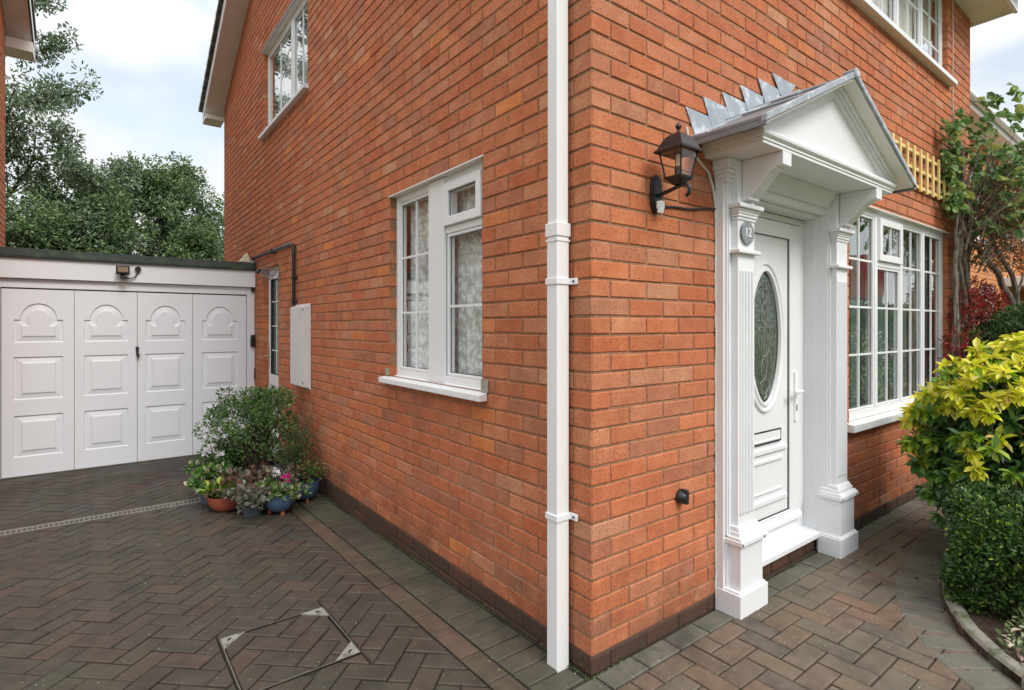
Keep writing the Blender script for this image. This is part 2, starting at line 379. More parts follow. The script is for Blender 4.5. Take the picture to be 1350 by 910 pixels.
def tag(o, label, cat=None, group=None, kind=None):
    if label: o['label'] = label
    if cat: o['category'] = cat
    if group: o['group'] = group
    if kind: o['kind'] = kind
    return o

def thing(name, label, cat, loc=(0, 0, 0), group=None):
    o = bpy.data.objects.new(name, None); o.empty_display_size = .1; COL.objects.link(o); o.location = loc
    return tag(o, label, cat, group)

def ring(mb, u0, u1, v0, v1, w, d0, d1, mi=0, wt=None, wb=None):
    """rectangular frame, members butt-jointed"""
    wt = w if wt is None else wt; wb = w if wb is None else wb
    mb.box(u0, u0 + w, v0, v1, d0, d1, mi); mb.box(u1 - w, u1, v0, v1, d0, d1, mi)
    mb.box(u0 + w, u1 - w, v0, v0 + wb, d0, d1, mi); mb.box(u0 + w, u1 - w, v1 - wt, v1, d0, d1, mi)

def offset_loop(loop, k):
    """inward offset by k for a counter-clockwise loop"""
    n = len(loop); out = []
    for i in range(n):
        p0 = Vector(loop[i - 1]); p1 = Vector(loop[i]); p2 = Vector(loop[(i + 1) % n])
        e1 = (p1 - p0).normalized(); e2 = (p2 - p1).normalized()
        n1 = Vector((-e1.y, e1.x)); n2 = Vector((-e2.y, e2.x)); b = (n1 + n2)
        if b.length < 1e-6: b = n1
        b.normalize(); c = max(.4, b.dot(n1)); q = p1 + b * (k / c); out.append((q.x, q.y))
    return out

def relief_sheet(mb, outer, holes, prof, d):
    """flat sheet at depth d with shaped sunk/raised panels; prof = [(inset, depth), ...]"""
    pl = [[Vector((a, b, 0)) for a, b in outer]] + [[Vector((a, b, 0)) for a, b in reversed(hh)] for hh in holes]
    flat = [p for q in pl for p in q]; b = len(mb.v); mb.v += [mb.T(p.x, p.y, d) for p in flat]
    for t in tessellate_polygon(pl):
        a, b2, c = [flat[i] for i in t]
        if (b2 - a).cross(c - a).z < 0: t = (t[0], t[2], t[1])
        mb.f.append(tuple(b + i for i in t)); mb.mi.append(0)
    for hh in holes:
        prev = [(p, d) for p in hh]
        for ins, dd in prof:
            cur = [(p, d + dd) for p in offset_loop(hh, ins)]; n = len(cur); b = len(mb.v)
            mb.v += [mb.T(p[0][0], p[0][1], p[1]) for p in prev] + [mb.T(p[0][0], p[0][1], p[1]) for p in cur]
            for i in range(n):
                j = (i + 1) % n; mb.f.append((b + i, b + j, b + n + j, b + n + i)); mb.mi.append(0)
            prev = cur
        b = len(mb.v); mb.v += [mb.T(p[0][0], p[0][1], p[1]) for p in prev]; mb.f.append(tuple(range(b, b + len(prev)))); mb.mi.append(0)

def fast_mesh(name, V, Fq, mats, mi=None):
    """V (n,3), Fq (m,4)"""
    me = bpy.data.meshes.new(name); nv, nf = len(V), len(Fq)
    me.vertices.add(nv); me.vertices.foreach_set('co', np.asarray(V, dtype=np.float32).ravel())
    me.loops.add(nf * 4); me.loops.foreach_set('vertex_index', np.asarray(Fq, dtype=np.int32).ravel())
    me.polygons.add(nf); me.polygons.foreach_set('loop_start', np.arange(0, nf * 4, 4, dtype=np.int32))
    me.polygons.foreach_set('loop_total', np.full(nf, 4, dtype=np.int32))
    for q in mats: me.materials.append(MB[q] if isinstance(q, str) else q)
    if mi is not None: me.polygons.foreach_set('material_index', np.asarray(mi, dtype=np.int32))
    me.polygons.foreach_set('use_smooth', np.zeros(nf, dtype=bool))
    me.update(calc_edges=True); me.validate(); return me

def leaves(P, D, L, Wd, up=None, fold=.25, droop=.15):
    """arrays -> leaf-shaped folded blades (6 verts, 2 quads each)"""
    P = np.asarray(P, float); n = len(P); D = np.asarray(D, float)
    D = D / (np.linalg.norm(D, axis=1, keepdims=True) + 1e-9)
    L = np.broadcast_to(L, (n,)).reshape(n, 1); Wd = np.broadcast_to(Wd, (n,)).reshape(n, 1)
    U = RNG.normal(size=(n, 3)) * .5 if up is None else RNG.normal(size=(n, 3)) * .28 + up
    Sd = np.cross(D, U); Sd /= (np.linalg.norm(Sd, axis=1, keepdims=True) + 1e-9)
    Nn = np.cross(Sd, D)
    a = P; tip = P + D * L - Nn * L * droop
    l1 = P + D * L * .33 + Sd * Wd * .42 + Nn * Wd * fold; l2 = P + D * L * .70 + Sd * Wd * .48 + Nn * (Wd * fold * .8 - L * droop * .4)
    r1 = P + D * L * .33 - Sd * Wd * .42 + Nn * Wd * fold; r2 = P + D * L * .70 - Sd * Wd * .48 + Nn * (Wd * fold * .8 - L * droop * .4)
    V = np.stack([a, l1, l2, tip, r2, r1], 1).reshape(-1, 3)
    b = np.arange(n)[:, None] * 6
    F = np.concatenate([b + np.array([[0, 3, 2, 1]]), b + np.array([[0, 5, 4, 3]])], 1).reshape(-1, 4)
    return V, F

def leaf_obj(name, sets, parent=None):
    """sets: list of (V,F,material)"""
    Vs, Fs, mi, mats, off = [], [], [], [], 0
    for V, F, mt in sets:
        if mt not in mats: mats.append(mt)
        Vs.append(V); Fs.append(F + off); mi += [mats.index(mt)] * len(F); off += len(V)
    return link(name, fast_mesh(name, np.concatenate(Vs), np.concatenate(Fs), mats, mi), parent)

def rdir(n, up=0.0):
    d = RNG.normal(size=(n, 3)); d /= np.linalg.norm(d, axis=1, keepdims=True); d[:, 2] += up
    return d / np.linalg.norm(d, axis=1, keepdims=True)

def zg(y): return -.022 * max(0., y) if y < 9 else -.2

# ------------------------------------------------------------------ ground
g = MBld()
xs = [-250, -60, -12, -2.7, 0, 6, 15, 60, 250]; ys = [-250, -60, -12, 0, 2, 4, 6, 9, 20, 60, 250]
for i in range(len(xs) - 1):
    for j in range(len(ys) - 1):
        g.quad([(xs[i], ys[j], zg(ys[j]) - .07), (xs[i + 1], ys[j], zg(ys[j]) - .07), (xs[i + 1], ys[j + 1], zg(ys[j + 1]) - .07), (xs[i], ys[j + 1], zg(ys[j + 1]) - .07)])
tag(obj('ground', g, 'land'), 'rough grassy ground around the houses', kind='structure')

# paving blocks as real bevelled blocks
def clip_half(poly, nx, ny, c):
    """keep nx*x+ny*y <= c"""
    out = []
    for i in range(len(poly)):
        p, q = poly[i], poly[(i + 1) % len(poly)]; dp, dq = nx * p[0] + ny * p[1] - c, nx * q[0] + ny * q[1] - c
        if dp <= 0: out.append(p)
        if dp * dq < 0: t = dp / (dp - dq); out.append((p[0] + (q[0] - p[0]) * t, p[1] + (q[1] - p[1]) * t))
    return out
def parea(p): return .5 * sum(p[i][0] * p[(i + 1) % len(p)][1] - p[(i + 1) % len(p)][0] * p[i][1] for i in range(len(p))) if len(p) > 2 else 0
def paver_geo(rects, clips=(), hole=None, gap=.0065, bev=.0055, H=.03, dz0=0):
    """rects (cx,cy,ang,l,w); clips = half planes; hole = axis aligned square left open -> V,F"""
    V, F = [], []
    for (x, y, a, l, w) in rects:
        c, s_ = math.cos(a), math.sin(a)
        base = [(x + px * c - py * s_, y + px * s_ + py * c) for px, py in ((-l / 2, -w / 2), (l / 2, -w / 2), (l / 2, w / 2), (-l / 2, w / 2))]
        for cl in clips: base = clip_half(base, *cl) if len(base) > 2 else base
        pcs = [base]
        if hole:
            X0, X1, Y0, Y1 = hole
            if len(base) > 2 and min(p[0] for p in base) < X1 and max(p[0] for p in base) > X0 and min(p[1] for p in base) < Y1 and max(p[1] for p in base) > Y0:
                mid = clip_half(clip_half(base, 1, 0, X1), -1, 0, -X0) if len(base) > 2 else []
                pcs = [clip_half(base, 1, 0, X0), clip_half(base, -1, 0, -X1)] + ([clip_half(mid, 0, 1, Y0), clip_half(mid, 0, -1, -Y1)] if len(mid) > 2 else [])
        for P in pcs:
            if parea(P) < .0012: continue
            # drop near-duplicate corners
            P = [p for i, p in enumerate(P) if math.hypot(p[0] - P[i - 1][0], p[1] - P[i - 1][1]) > .002]
            if len(P) < 3: continue
            dz = random.uniform(-.0018, .0018) + dz0; tx, ty = random.uniform(-.008, .008), random.uniform(-.008, .008); b = len(V); n = len(P)
            for (ins, z) in ((gap / 2, -H), (gap / 2, -bev * .7), (gap / 2 + bev, 0)):
                for (X, Y) in offset_loop(P, ins): V.append((X, Y, zg(Y) + z + dz + (X - x) * tx + (Y - y) * ty))
            for k in range(2):
                for j in range(n):
                    j2 = (j + 1) % n; F.append((b + n * k + j, b + n * k + j2, b + n * k + n + j2, b + n * k + n + j))
            F.append(tuple(b + 2 * n + j for j in range(n)))
    return V, F
def poly_obj(name, parts, mats, parent=None):
    Vs, Fs, mi, off = [], [], [], 0
    for k, (v, f) in enumerate(parts):
        Vs += v; Fs += [tuple(i + off for i in q) for q in f]; mi += [k] * len(f); off += len(v)
    me = bpy.data.meshes.new(name); me.from_pydata(Vs, [], Fs)
    for q in mats: me.materials.append(MB[q])
    me.polygons.foreach_set('material_index', mi); return link(name, me, parent)

def herring(ang, inside, l=.2, w=.1, ext=60):
    out = []; c, s = math.cos(ang), math.sin(ang)
    for i in range(-ext, ext):
        for j in range(-ext, ext):
            k = (i - j) % 4
            if k == 0: u, v, a = (i + 1) * w, (j + .5) * w, 0
            elif k == 3: u, v, a = (i + .5) * w, (j + 1) * w, math.pi / 2
            else: continue
            if k == 3: pass
            x, y = u * c - v * s, u * s + v * c
            if inside(x, y): out.append((x, y, a + ang, l, w))
    return out
# 90/45 degree herringbone: horizontal block on cells (i,j),(i+1,j) where (i-j)%4==0, vertical on (i,j),(i,j+1) where (i-j)%4==3
DX0 = -2.55
drive = herring(R_(45), lambda x, y: DX0 - .1 < x < -.25 and -1.9 < y < 5.98)
MH = (-1.105, -.64, .74, 1.255)
sand = MBld()
for i in range(40):
    y0, y1 = -2.4 + i * .21, -2.4 + (i + 1) * .21
    sand.quad([(-2.7, y0, zg(y0) - .012), (.0, y0, zg(y0) - .012), (.0, y1, zg(y1) - .012), (-2.7, y1, zg(y1) - .012)])
sand.quad([(0, -2.4, -.012), (8, -2.4, -.012), (8, 0, -.012), (0, 0, -.012)])
sold = [(-.13, y, 0, .205, .105) for y in np.arange(.06, 5.8, .105)]
stre = [(-.29, y, math.pi / 2, .21, .105) for y in np.arange(-.3, 5.8, .21)]
d_lo = paver_geo([r for r in drive if r[1] < 3.95], [(1, 0, -.345), (0, 1, 3.735)], MH)
d_hi = paver_geo([r for r in drive if r[1] > 3.65], [(1, 0, -.345), (0, -1, -3.865), (0, 1, 5.93)])
inn_ = [(x + .03, y + .05, a, l, w) for (x, y, a, l, w) in drive if -1.3 < x < -.5 and .5 < y < 1.5]
d_in = paver_geo(inn_, [(1, 0, MH[1] - .012), (-1, 0, -MH[0] - .012), (0, 1, MH[3] - .012), (0, -1, -MH[2] - .012)])
pv = poly_obj('driveway', [d_lo, d_hi, d_in, paver_geo(sold), paver_geo(stre)], ['paver', 'paver', 'paver', 'paver_green', 'paver_red']); tag(pv, 'dark brindle herringbone block paving of the drive', kind='structure')
tag(obj('paving_bed', sand, 'sand'), 'dark jointing sand between the blocks', kind='structure')
# bed outline (kerb line) in plan
KP = [(.55, -2.3), (.85, -1.6), (1.05, -1.25), (1.24, -1.07), (1.36, -.93), (1.52, -.80), (1.74, -.69), (2.02, -.60), (2.5, -.52), (3.1, -.47), (4.2, -.45), (5.6, -.45)]
def kerb_y(x):
    for (a, b) in zip(KP[:-1], KP[1:]):
        if a[0] <= x <= b[0]: return a[1] + (b[1] - a[1]) * (x - a[0]) / (b[0] - a[0])
    return -9
front = herring(0.0, lambda x, y: -.5 < x < 8 and -2.4 < y < -.02 and (y > kerb_y(x) - .10))
char = [(x, -.055, 0, .21, .105) for x in np.arange(-.3, 7, .21)]
ring_b = []
kk = [Vector(p) for p in KP]; kring = []
for a_, b_ in zip(kk[:-1], kk[1:]):
    for t_ in np.linspace(0, 1, 24)[:-1]: kring.append(a_.lerp(b_, t_))
acc_ = 0; last = kring[0]
for i_ in range(1, len(kring) - 1):
    acc_ += (kring[i_] - kring[i_ - 1]).length
    if acc_ >= .108:
        acc_ = 0; t_ = (kring[i_ + 1] - kring[i_ - 1]).normalized(); n_ = Vector((-t_.y, t_.x)); c_ = kring[i_] + n_ * .10
        if .9 < c_.x < 3.2: ring_b.append((c_.x, c_.y, math.atan2(n_.y, n_.x), .20, .108))
pv = poly_obj('path', [paver_geo(front, [(0, 1, -.108)]), paver_geo(char), paver_geo(ring_b, [(0, 1, -.115)], dz0=.0035)], ['paver_front', 'paver_char', 'paver_char']); tag(pv, 'reddish block paved path below the front door', kind='structure')
# planting bed soil
sb_ = MBld(); poly = KP + [(9, -.45), (9, -2.4)]
sb_.prism(list(poly), -.05, .035)
sb_.v = [(x, -y2, z) if False else (x, y, z) for (x, y2, z), y in zip([(a, b, c) for a, b, c in sb_.v], [q[1] for q in sb_.v])]
# prism() uses (u,v,d); with TW this is x,y,z directly
tag(obj('planting_bed', sb_, 'soil'), 'dark soil of the front planting bed', kind='structure')
# kerb stones following the curve
kb = MBld()
def arc(pts, step):
    out = [Vector(pts[0])]; acc = 0
    for a, b in zip(pts[:-1], pts[1:]):
        a, b = Vector(a), Vector(b); L = (b - a).length; t = step - acc
        while t <= L: out.append(a + (b - a) * t / L); t += step
        acc = L - (t - step)
    return out
kpts = arc(KP, .16)
for a, b in zip(kpts[:-1], kpts[1:]):
    t = (b - a).normalized(); n = Vector((t.y, -t.x)); a2, b2 = a + t * .003, b - t * .003; hz = .052 + random.uniform(-.003, .003)
    prof = [(-.03, 0), (hz - .018, 0), (hz - .004, .012), (hz, .026), (hz, .05), (hz - .012, .064), (-.03, .064)]
    bb = len(kb.v); k = len(prof)
    for q in (a2, b2):
        for (z, o) in prof: kb.v.append((q.x + n.x * o, q.y + n.y * o, z))
    for i in range(k):
        j = (i + 1) % k; kb.f.append((bb + i, bb + j, bb + k + j, bb + k + i)); kb.mi.append(0)
    kb.f.append(tuple(bb + i for i in range(k))); kb.mi.append(0); kb.f.append(tuple(bb + k + i for i in reversed(range(k)))); kb.mi.append(0)
tag(obj('kerb', kb, 'concrete'), 'curved mossy concrete kerb edging the planting bed', kind='structure')

# ------------------------------------------------------------------ brickwork
def rects_minus(r, holes):
    out = [r]
    for h in holes:
        nx = []
        for (a, b, c, d) in out:
            if b <= h[0] + 1e-6 or a >= h[1] - 1e-6 or d <= h[2] + 1e-6 or c >= h[3] - 1e-6: nx.append((a, b, c, d)); continue
            if a < h[0]: nx.append((a, h[0], c, d))
            if b > h[1]: nx.append((h[1], b, c, d))
            a2, b2 = max(a, h[0]), min(b, h[1])
            if d > h[3]: nx.append((a2, b2, h[3], d))
            if c < h[2]: nx.append((a2, b2, c, h[2]))
        out = nx
    return out

def brick_wall(T, u0, u1, z0, z1, holes, name, parent, corner_left=None, corner_right=None, dark=True, top=None, mats=('brick', 'brick_dark'), zoff=.070, rec=.0055, phase=0, reveal=.1, seed=0, mortar='mortar'):
    """individual bevelled brick faces; depth 0 is the wall plane. corner_left: (kind) this end is a quoin"""
    rnd = random.Random(seed); V, F, mi = [], [], []
    k0 = int(math.floor((z0 - zoff) / .075)); k1 = int(math.ceil((z1 - zoff) / .075))
    def put(a, b, c, d, dk, deep):
        J = .005; a0, b0, c0, d0 = a, b, c, d
        j = lambda: rnd.uniform(-.0013, .0013)
        a += j(); b += j(); c += j(); d += j()
        bv = .0035; df = rnd.uniform(-.0015, .0015); base = len(V); dp = -deep
        for (i, dd) in ((0, dp), (0, df - bv), (bv, df)):
            for (u, v) in ((a + i, c + i), (b - i, c + i), (b - i, d - i), (a + i, d - i)): V.append(T(u, v, dd))
        for q in range(2):
            for t in range(4):
                t2 = (t + 1) % 4; F.append((base + 4 * q + t, base + 4 * q + t2, base + 4 * q + 4 + t2, base + 4 * q + 4 + t)); mi.append(dk)
        F.append((base + 8, base + 9, base + 10, base + 11)); mi.append(dk)
    for k in range(k0, k1):
        c, d = zoff + .075 * k + .005, zoff + .075 * (k + 1) - .005
        c, d = max(c, z0), min(d, z1)
        if d - c < .012: continue
        zc = (c + d) / 2; dk = 1 if (dark and zc < .07) else 0
        cells = []
        odd = (k + phase) % 2
        first = None
        if corner_left is not None:      # quoin bricks built separately occupy 215 or 102.5 mm
            s = u0 + (.220 if odd == 0 else .1075)
        else: s = u0 if odd == 0 else u0 - .1125
        e = u1
        if corner_right is not None: e = u1 - (.220 if odd == 0 else .1075)
        if corner_right is not None and corner_left is None:
            x = e
            while x > u0 + .01: cells.append((max(u0, x - .225) + .005, x - .005)); x -= .225
        else:
            x = s
            while x < e - .01: cells.append((max(u0, x + .005), min(e, x + .225 - .005))); x += .225
        for (a, b) in cells:
            if b - a < .015: continue
            tops = d
            if top is not None:
                t = min(top(a), top(b));
                if c > t - .01: continue
                tops = min(d, t)
            for (a2, b2, c2, d2) in rects_minus((a, b, c, tops), holes):
                if b2 - a2 < .012 or d2 - c2 < .012: continue
                deep = .012
                for h in holes:
                    if abs(b2 - h[0]) < .012 or abs(a2 - h[1]) < .012 or abs(c2 - h[3]) < .012: deep = reveal
                put(a2, b2, c2, d2, dk, deep)
    o = link(name, fast_mesh(name, np.array(V), np.array(F), list(mats), mi), parent)
    # mortar bed sheet with the openings cut out
    mb = MBld(T)
    us = sorted(set([u0, u1] + [x for h in holes for x in h[:2] if u0 < x < u1])); vs = sorted(set([z0, z1] + [x for h in holes for x in h[2:] if z0 < x < z1]))
    if top is not None:
        us = sorted(set(us + list(np.linspace(u0, u1, 25))))
    for a, b in zip(us[:-1], us[1:]):
        for c, d in zip(vs[:-1], vs[1:]):
            if any(a >= h[0] - 1e-6 and b <= h[1] + 1e-6 and c >= h[2] - 1e-6 and d <= h[3] + 1e-6 for h in holes): continue
            if top is not None:
                ta, tb = top(a), top(b)
                if d == z1: mb.quad([(a, c, -rec), (b, c, -rec), (b, tb, -rec), (a, ta, -rec)])
                else: mb.quad([(a, c, -rec), (b, c, -rec), (b, d, -rec), (a, d, -rec)])
            else: mb.quad([(a, c, -rec), (b, c, -rec), (b, d, -rec), (a, d, -rec)])
    for h in holes:      # jambs
        m_ = .006
        mb.quad([(h[0] - m_, h[2], -.005), (h[0] - m_, h[3], -.005), (h[0] - m_, h[3], -reveal), (h[0] - m_, h[2], -reveal)])
        mb.quad([(h[1] + m_, h[2], -.005), (h[1] + m_, h[3], -.005), (h[1] + m_, h[3], -reveal), (h[1] + m_, h[2], -reveal)])
        mb.quad([(h[0], h[3] + m_, -.005), (h[1], h[3] + m_, -.005), (h[1], h[3] + m_, -reveal), (h[0], h[3] + m_, -reveal)])
        mb.quad([(h[0], h[2], -.003), (h[1], h[2], -.003), (h[1], h[2], -reveal), (h[0], h[2], -reveal)])
    obj('mortar', mb, mortar, o)
    return o

def quoins(z0, z1, parent, seed=3, zoff=.070, mats=('brick', 'brick_dark'), X=1, x0=0., par=0):
    """corner bricks at x=x0,y=0; X=+1 wall runs to +x"""
    rnd = random.Random(seed); V, F, mi = [], [], []
    k0 = int(math.floor((z0 - zoff) / .075)); k1 = int(math.ceil((z1 - zoff) / .075))
    for k in range(k0, k1):
        c, d = max(z0, zoff + .075 * k + .005), min(z1, zoff + .075 * (k + 1) - .005)
        lx, ly = (.215, .1025) if (k + par) % 2 == 0 else (.1025, .215)
        j = lambda: rnd.uniform(-.0013, .0013)
        X0, X1, Y0, Y1 = j(), lx + j(), j(), ly + j(); c += j(); d += j()
        bv = .0035; b = len(V)
        # two rings (bottom/top) with chamfer
        def rg(i, z):
            for (x, y) in ((X0 + i, Y0 + i), (X1 - i, Y0 + i), (X1 - i, Y1 - i), (X0 + i, Y1 - i)): V.append((x0 + X * x, y, z))
        # chamfer the vertical outer edge by an 5-gon footprint
        def fp(i): return [(X0 + i, Y0 + i + bv), (X0 + i + bv, Y0 + i), (X1 - i, Y0 + i), (X1 - i, Y1 - i), (X0 + i, Y1 - i)]
        rows = [(bv, c), (0, c + bv), (0, d - bv), (bv, d)]
        for (i, z) in rows:
            for (x, y) in fp(i): V.append((x0 + X * x, y, z))
        dk = 1 if (c + d) / 2 < .07 else 0
        for q in range(3):
            for t in range(5):
                t2 = (t + 1) % 5; F.append((b + 5 * q + t, b + 5 * q + t2, b + 5 * q + 5 + t2, b + 5 * q + 5 + t)); mi.append(dk)
        F.append((b + 4, b + 3, b + 2, b + 1)); mi.append(dk); F.append((b + 4, b + 1, b + 0, b + 0 + 0)) if False else None
        F.append((b + 15, b + 16, b + 17, b + 18)); mi.append(dk)
    return link('quoin_bricks', fast_mesh('quoin_bricks', np.array(V), np.array(F), list(mats), mi), parent)

# ------------------------------------------------------------------ the house
house = thing('brick_house', 'red brick house with white front door and porch, nearest building', 'house')
HX, HY = 5.206, 8.0
FW = (2.40, 4.50, .745, 2.22)              # ground front window
FD = (1.06, 1.98, 0.0, 2.10)               # door opening
FU = (2.30, 4.50, 3.60, 4.38)              # upper front window (to the eave)
ZE = 4.42
front_wall = brick_wall(TF, 0, HX, -.02, ZE, [FW, FD, FU], 'front_wall', house, corner_left=1, dark=True, reveal=.11, seed=1)
SW = (-1.895, -.79, 1.05, 2.24); SD = (-5.45, -4.77, -.12, 2.055); SU = (-5.42, -3.73, 3.62, 4.57)
slope = .475
def gable(u):
    y = -u; return 4.52 + min(y + .2, 8.2 - y) * slope + .22
side_wall = brick_wall(TS, -HY, 0, -.22, 6.7, [SW, SD, SU], 'side_wall', house, corner_right=1, dark=True, top=gable, reveal=.11, seed=2, phase=1)
quoins(-.02, ZE, house)
# plain outer faces of the hidden sides keep the house closed
core = MBld()
core.quad([(HX, 0, -.1), (HX, 8, -.1), (HX, 8, 4.6), (HX, 0, 4.6)]); core.quad([(HX, 8, -.1), (0, 8, -.3), (0, 8, 4.6), (HX, 8, 4.6)])
core.quad([(HX, 0, 4.4), (HX, 8, 4.4), (HX, 4, 6.5)])
obj('rear_wall', core, 'brick', house)
# internal dividing shell so rooms are dark
inn = MBld()
inn.box(.16, HX - .02, 2.75, 2.78, -7.95, -.16) if False else None
inn.quad([(.13, .13, 2.6), (HX - .05, .13, 2.6), (HX - .05, 7.9, 2.6), (.13, 7.9, 2.6)])
inn.quad([(.13, .13, -.05), (HX - .05, .13, -.05), (HX - .05, 7.9, -.05), (.13, 7.9, -.05)])
for yy in (2.6,): inn.quad([(.13, yy, -.05), (HX, yy, -.05), (HX, yy, 4.4), (.13, yy, 4.4)])
inn.quad([(2.25, .13, -.05), (2.25, 2.6, -.05), (2.25, 2.6, 2.6), (2.25, .13, 2.6)])
obj('interior_partition', inn, 'room', house)

# roof
rf = MBld(); yr = 4.0; zr = 4.52 + 4.2 * slope + .31
x0, x1 = -.25, HX + .15
def roofz(y): return zr - abs(y - yr) * slope
rows = 22
for sgn in (1, -1):
    for i in range(rows):
        a = yr + sgn * (4.36 * i / rows); b = yr + sgn * (4.36 * (i + 1) / rows)
        za, zb = roofz(a), roofz(b)
        rf.quad([(x0 - .05, a, za), (x1, a, za), (x1, b, zb + .028), (x0 - .05, b, zb + .028)])
        rf.quad([(x0 - .05, b, zb + .028), (x1, b, zb + .028), (x1, b, zb - .03), (x0 - .05, b, zb - .03)])
        rf.quad([(x0 - .05, a, za - .05), (x0 - .05, b, zb - .05), (x0 - .05, b, zb + .028), (x0 - .05, a, za)])
rf.box(x0 - .02, x1, yr - .1, yr + .1, zr - .02, zr + .07)
roof = obj('roof', rf, 'tile', house)
vb = MBld()   # barge boards and verge soffit
for sgn in (1, -1):
    ye = yr + sgn * 4.30
    pa = [(x0, yr, zr - .05), (x0, ye, roofz(ye) - .05), (x0, ye, roofz(ye) - .21), (x0, yr, zr - .21)]
    vb.quad(pa); vb.quad([(p[0] + .02, p[1], p[2]) for p in reversed(pa)])
    vb.quad([pa[3], pa[2], (x0 + .02, pa[2][1], pa[2][2]), (x0 + .02, pa[3][1], pa[3][2])])
obj('barge_board', vb, 'fascia', roof)
sf = MBld()
for sgn in (1, -1):
    ye = yr + sgn * 4.26
    sf.quad([(x0 + .02, yr, zr - .2), (x0 + .02, ye, roofz(ye) - .2), (.02, ye, roofz(ye) - .2), (.02, yr, zr - .2)])
# rear and front boxed eaves
sf.box(x0 + .002, 0.0, 8.0, 8.27, roofz(8.3) - .245, roofz(8.3) - .18)
sf.box(x0 + .002, x1, -.30, -.001, ZE - .03, ZE)
obj('soffit', sf, 'soffit', roof)
fa = MBld(); fa.box(x0, x1 + .01, -.33, -.30, ZE - .05, ZE + .17); obj('fascia_board', fa, 'fascia', roof); fa = MBld(); fa.box(x0 + .001, .0, 8.272, 8.30, roofz(8.3) - .26, roofz(8.3) - .04)
obj('fascia_board', fa, 'fascia', roof); fa = MBld(); fa.box(x1 - .02, x1 + .008, -.30, 0.2, ZE - .04, ZE + .3)
obj('fascia_board', fa, 'fascia', roof)
gt = MBld(); gt.tube([(x0, -.39, ZE + .10), (x1, -.39, ZE + .10)], .055, 12); obj('gutter', gt, 'upvc', roof, smooth=True)

# windows ---------------------------------------------------------------
def window(T, r, spec, setback, label=None, sill=True, sill_proj=.05, room=True, curtain='net', sill_drop=.045):
    """spec: list of lights (u0,u1,kind,bars) kind: 'fixed'|'vent' ; returns frame"""
    u0, u1, v0, v1 = r
    fr = MBld(T); gl = MBld(T); bars = MBld(T); se = MBld(T)
    d0, d1 = -setback - .05, -setback
    fw = .045
    ring(fr, u0, u1, v0, v1, fw, d0, d1)
    for (a, b, kind, nb) in spec:
        if a > u0 + .06: fr.box(a - nb.get('mull', .03), a, v0 + fw, v1 - fw, d0, d1 + .002)
    for (a, b, kind, nb) in spec:
        lo, hi = v0 + fw, v1 - fw
        cells = [(lo, hi, False)]
        if kind == 'vent':
            vt = nb['vent']; cells = [(lo, vt - .02, False), (vt + .02, hi, True)]
            fr.box(a, b, vt - .02, vt + .02, d0, d1 + .001)
        for (c, d, sash) in cells:
            bw = .018; dd = d1 - .004
            if sash: bw = .05; dd = d1 + .022
            ring(fr, a + .001, b - .001, c + .001, d - .001, bw, d0 + .004, dd)
            ga, gb, gc, gd = a + bw, b - bw, c + bw, d - bw
            gz = dd - .016
            ring(se, ga - .0005, gb + .0005, gc - .0005, gd + .0005, .005, gz - .004, gz + .001)
            gl.quad([(ga, gc, gz), (gb, gc, gz), (gb, gd, gz), (ga, gd, gz)])
            for t in nb.get('v', []) if not (sash and nb.get('novv')) else []:
                x = ga + (gb - ga) * t; bars.box(x - .007, x + .007, gc, gd, gz - .006, gz + .007)
            if not sash:
                for z in nb.get('h', []):
                    if gc < z < gd: bars.box(ga, gb, z - .007, z + .007, gz - .005, gz + .006)
    F_ = obj('window', fr, 'upvc', house, bevel=.004)
    if label: F_['label'] = label
    obj('pane', gl, 'glass', F_); obj('seal', se, 'seal', F_)
    if bars.v: obj('glazing_bar', bars, 'upvc', F_)
    if sill:
        s = MBld(T); e = .03
        s.extr([(v0 - sill_drop, d0 + .01), (v0 - sill_drop, sill_proj), (v0 - .012, sill_proj), (v0 + .004, d1 - .001), (v0 + .004, d0 + .01)], u0 + .001, u1 - .001)
        s.extr([(v0 - sill_drop, .001), (v0 - sill_drop, sill_proj), (v0 - .012, sill_proj), (v0 - .004, .001)], u0 - .075, u0)
        s.extr([(v0 - sill_drop, .001), (v0 - sill_drop, sill_proj), (v0 - .012, sill_proj), (v0 - .004, .001)], u1, u1 + .055)
        obj('sill', s, 'upvc', F_, bevel=.003)
    l = MBld(T); l.box(u0 - .02, u1 + .02, v1 - .002, v1 + .006, -.1, .006); obj('lintel', l, 'soffit', F_)
    return F_

def wavy(T, u0, u1, v0, v1, d, amp=.012, per=.09, mat='net', parent=None, name='curtain', n=None):
    mb = MBld(T); n = n or int((u1 - u0) / per * 8) + 2; rr = random.Random(int(u0 * 100) + 5)
    ph = 0; pts = []
    for i in range(n + 1):
        ph += 2 * math.pi / 8 * rr.uniform(.6, 1.4); pts.append((u0 + (u1 - u0) * i / n, d + amp * math.sin(ph)))
    for (a, da), (b, db) in zip(pts[:-1], pts[1:]): mb.quad([(a, v0, da), (b, v0, db), (b, v1, db), (a, v1, da)])
    return obj(name, mb, mat, parent, smooth=True)

def back_room(T, r, depth, parent, mat='room'):
    mb = MBld(T); u0, u1, v0, v1 = r; e = .25
    a, b, c, d = u0 - e, u1 + e, v0 - e, v1 + .2
    mb.quad([(a, c, -depth), (b, c, -depth), (b, d, -depth), (a, d, -depth)])
    mb.quad([(a, c, -.13), (a, d, -.13), (a, d, -depth), (a, c, -depth)]); mb.quad([(b, c, -.13), (b, d, -.13), (b, d, -depth), (b, c, -depth)])
    mb.quad([(a, d, -.13), (b, d, -.13), (b, d, -depth), (a, d, -depth)]); mb.quad([(a, c, -.13), (b, c, -.13), (b, c, -depth), (a, c, -depth)])
    return obj('room_lining', mb, mat, parent)

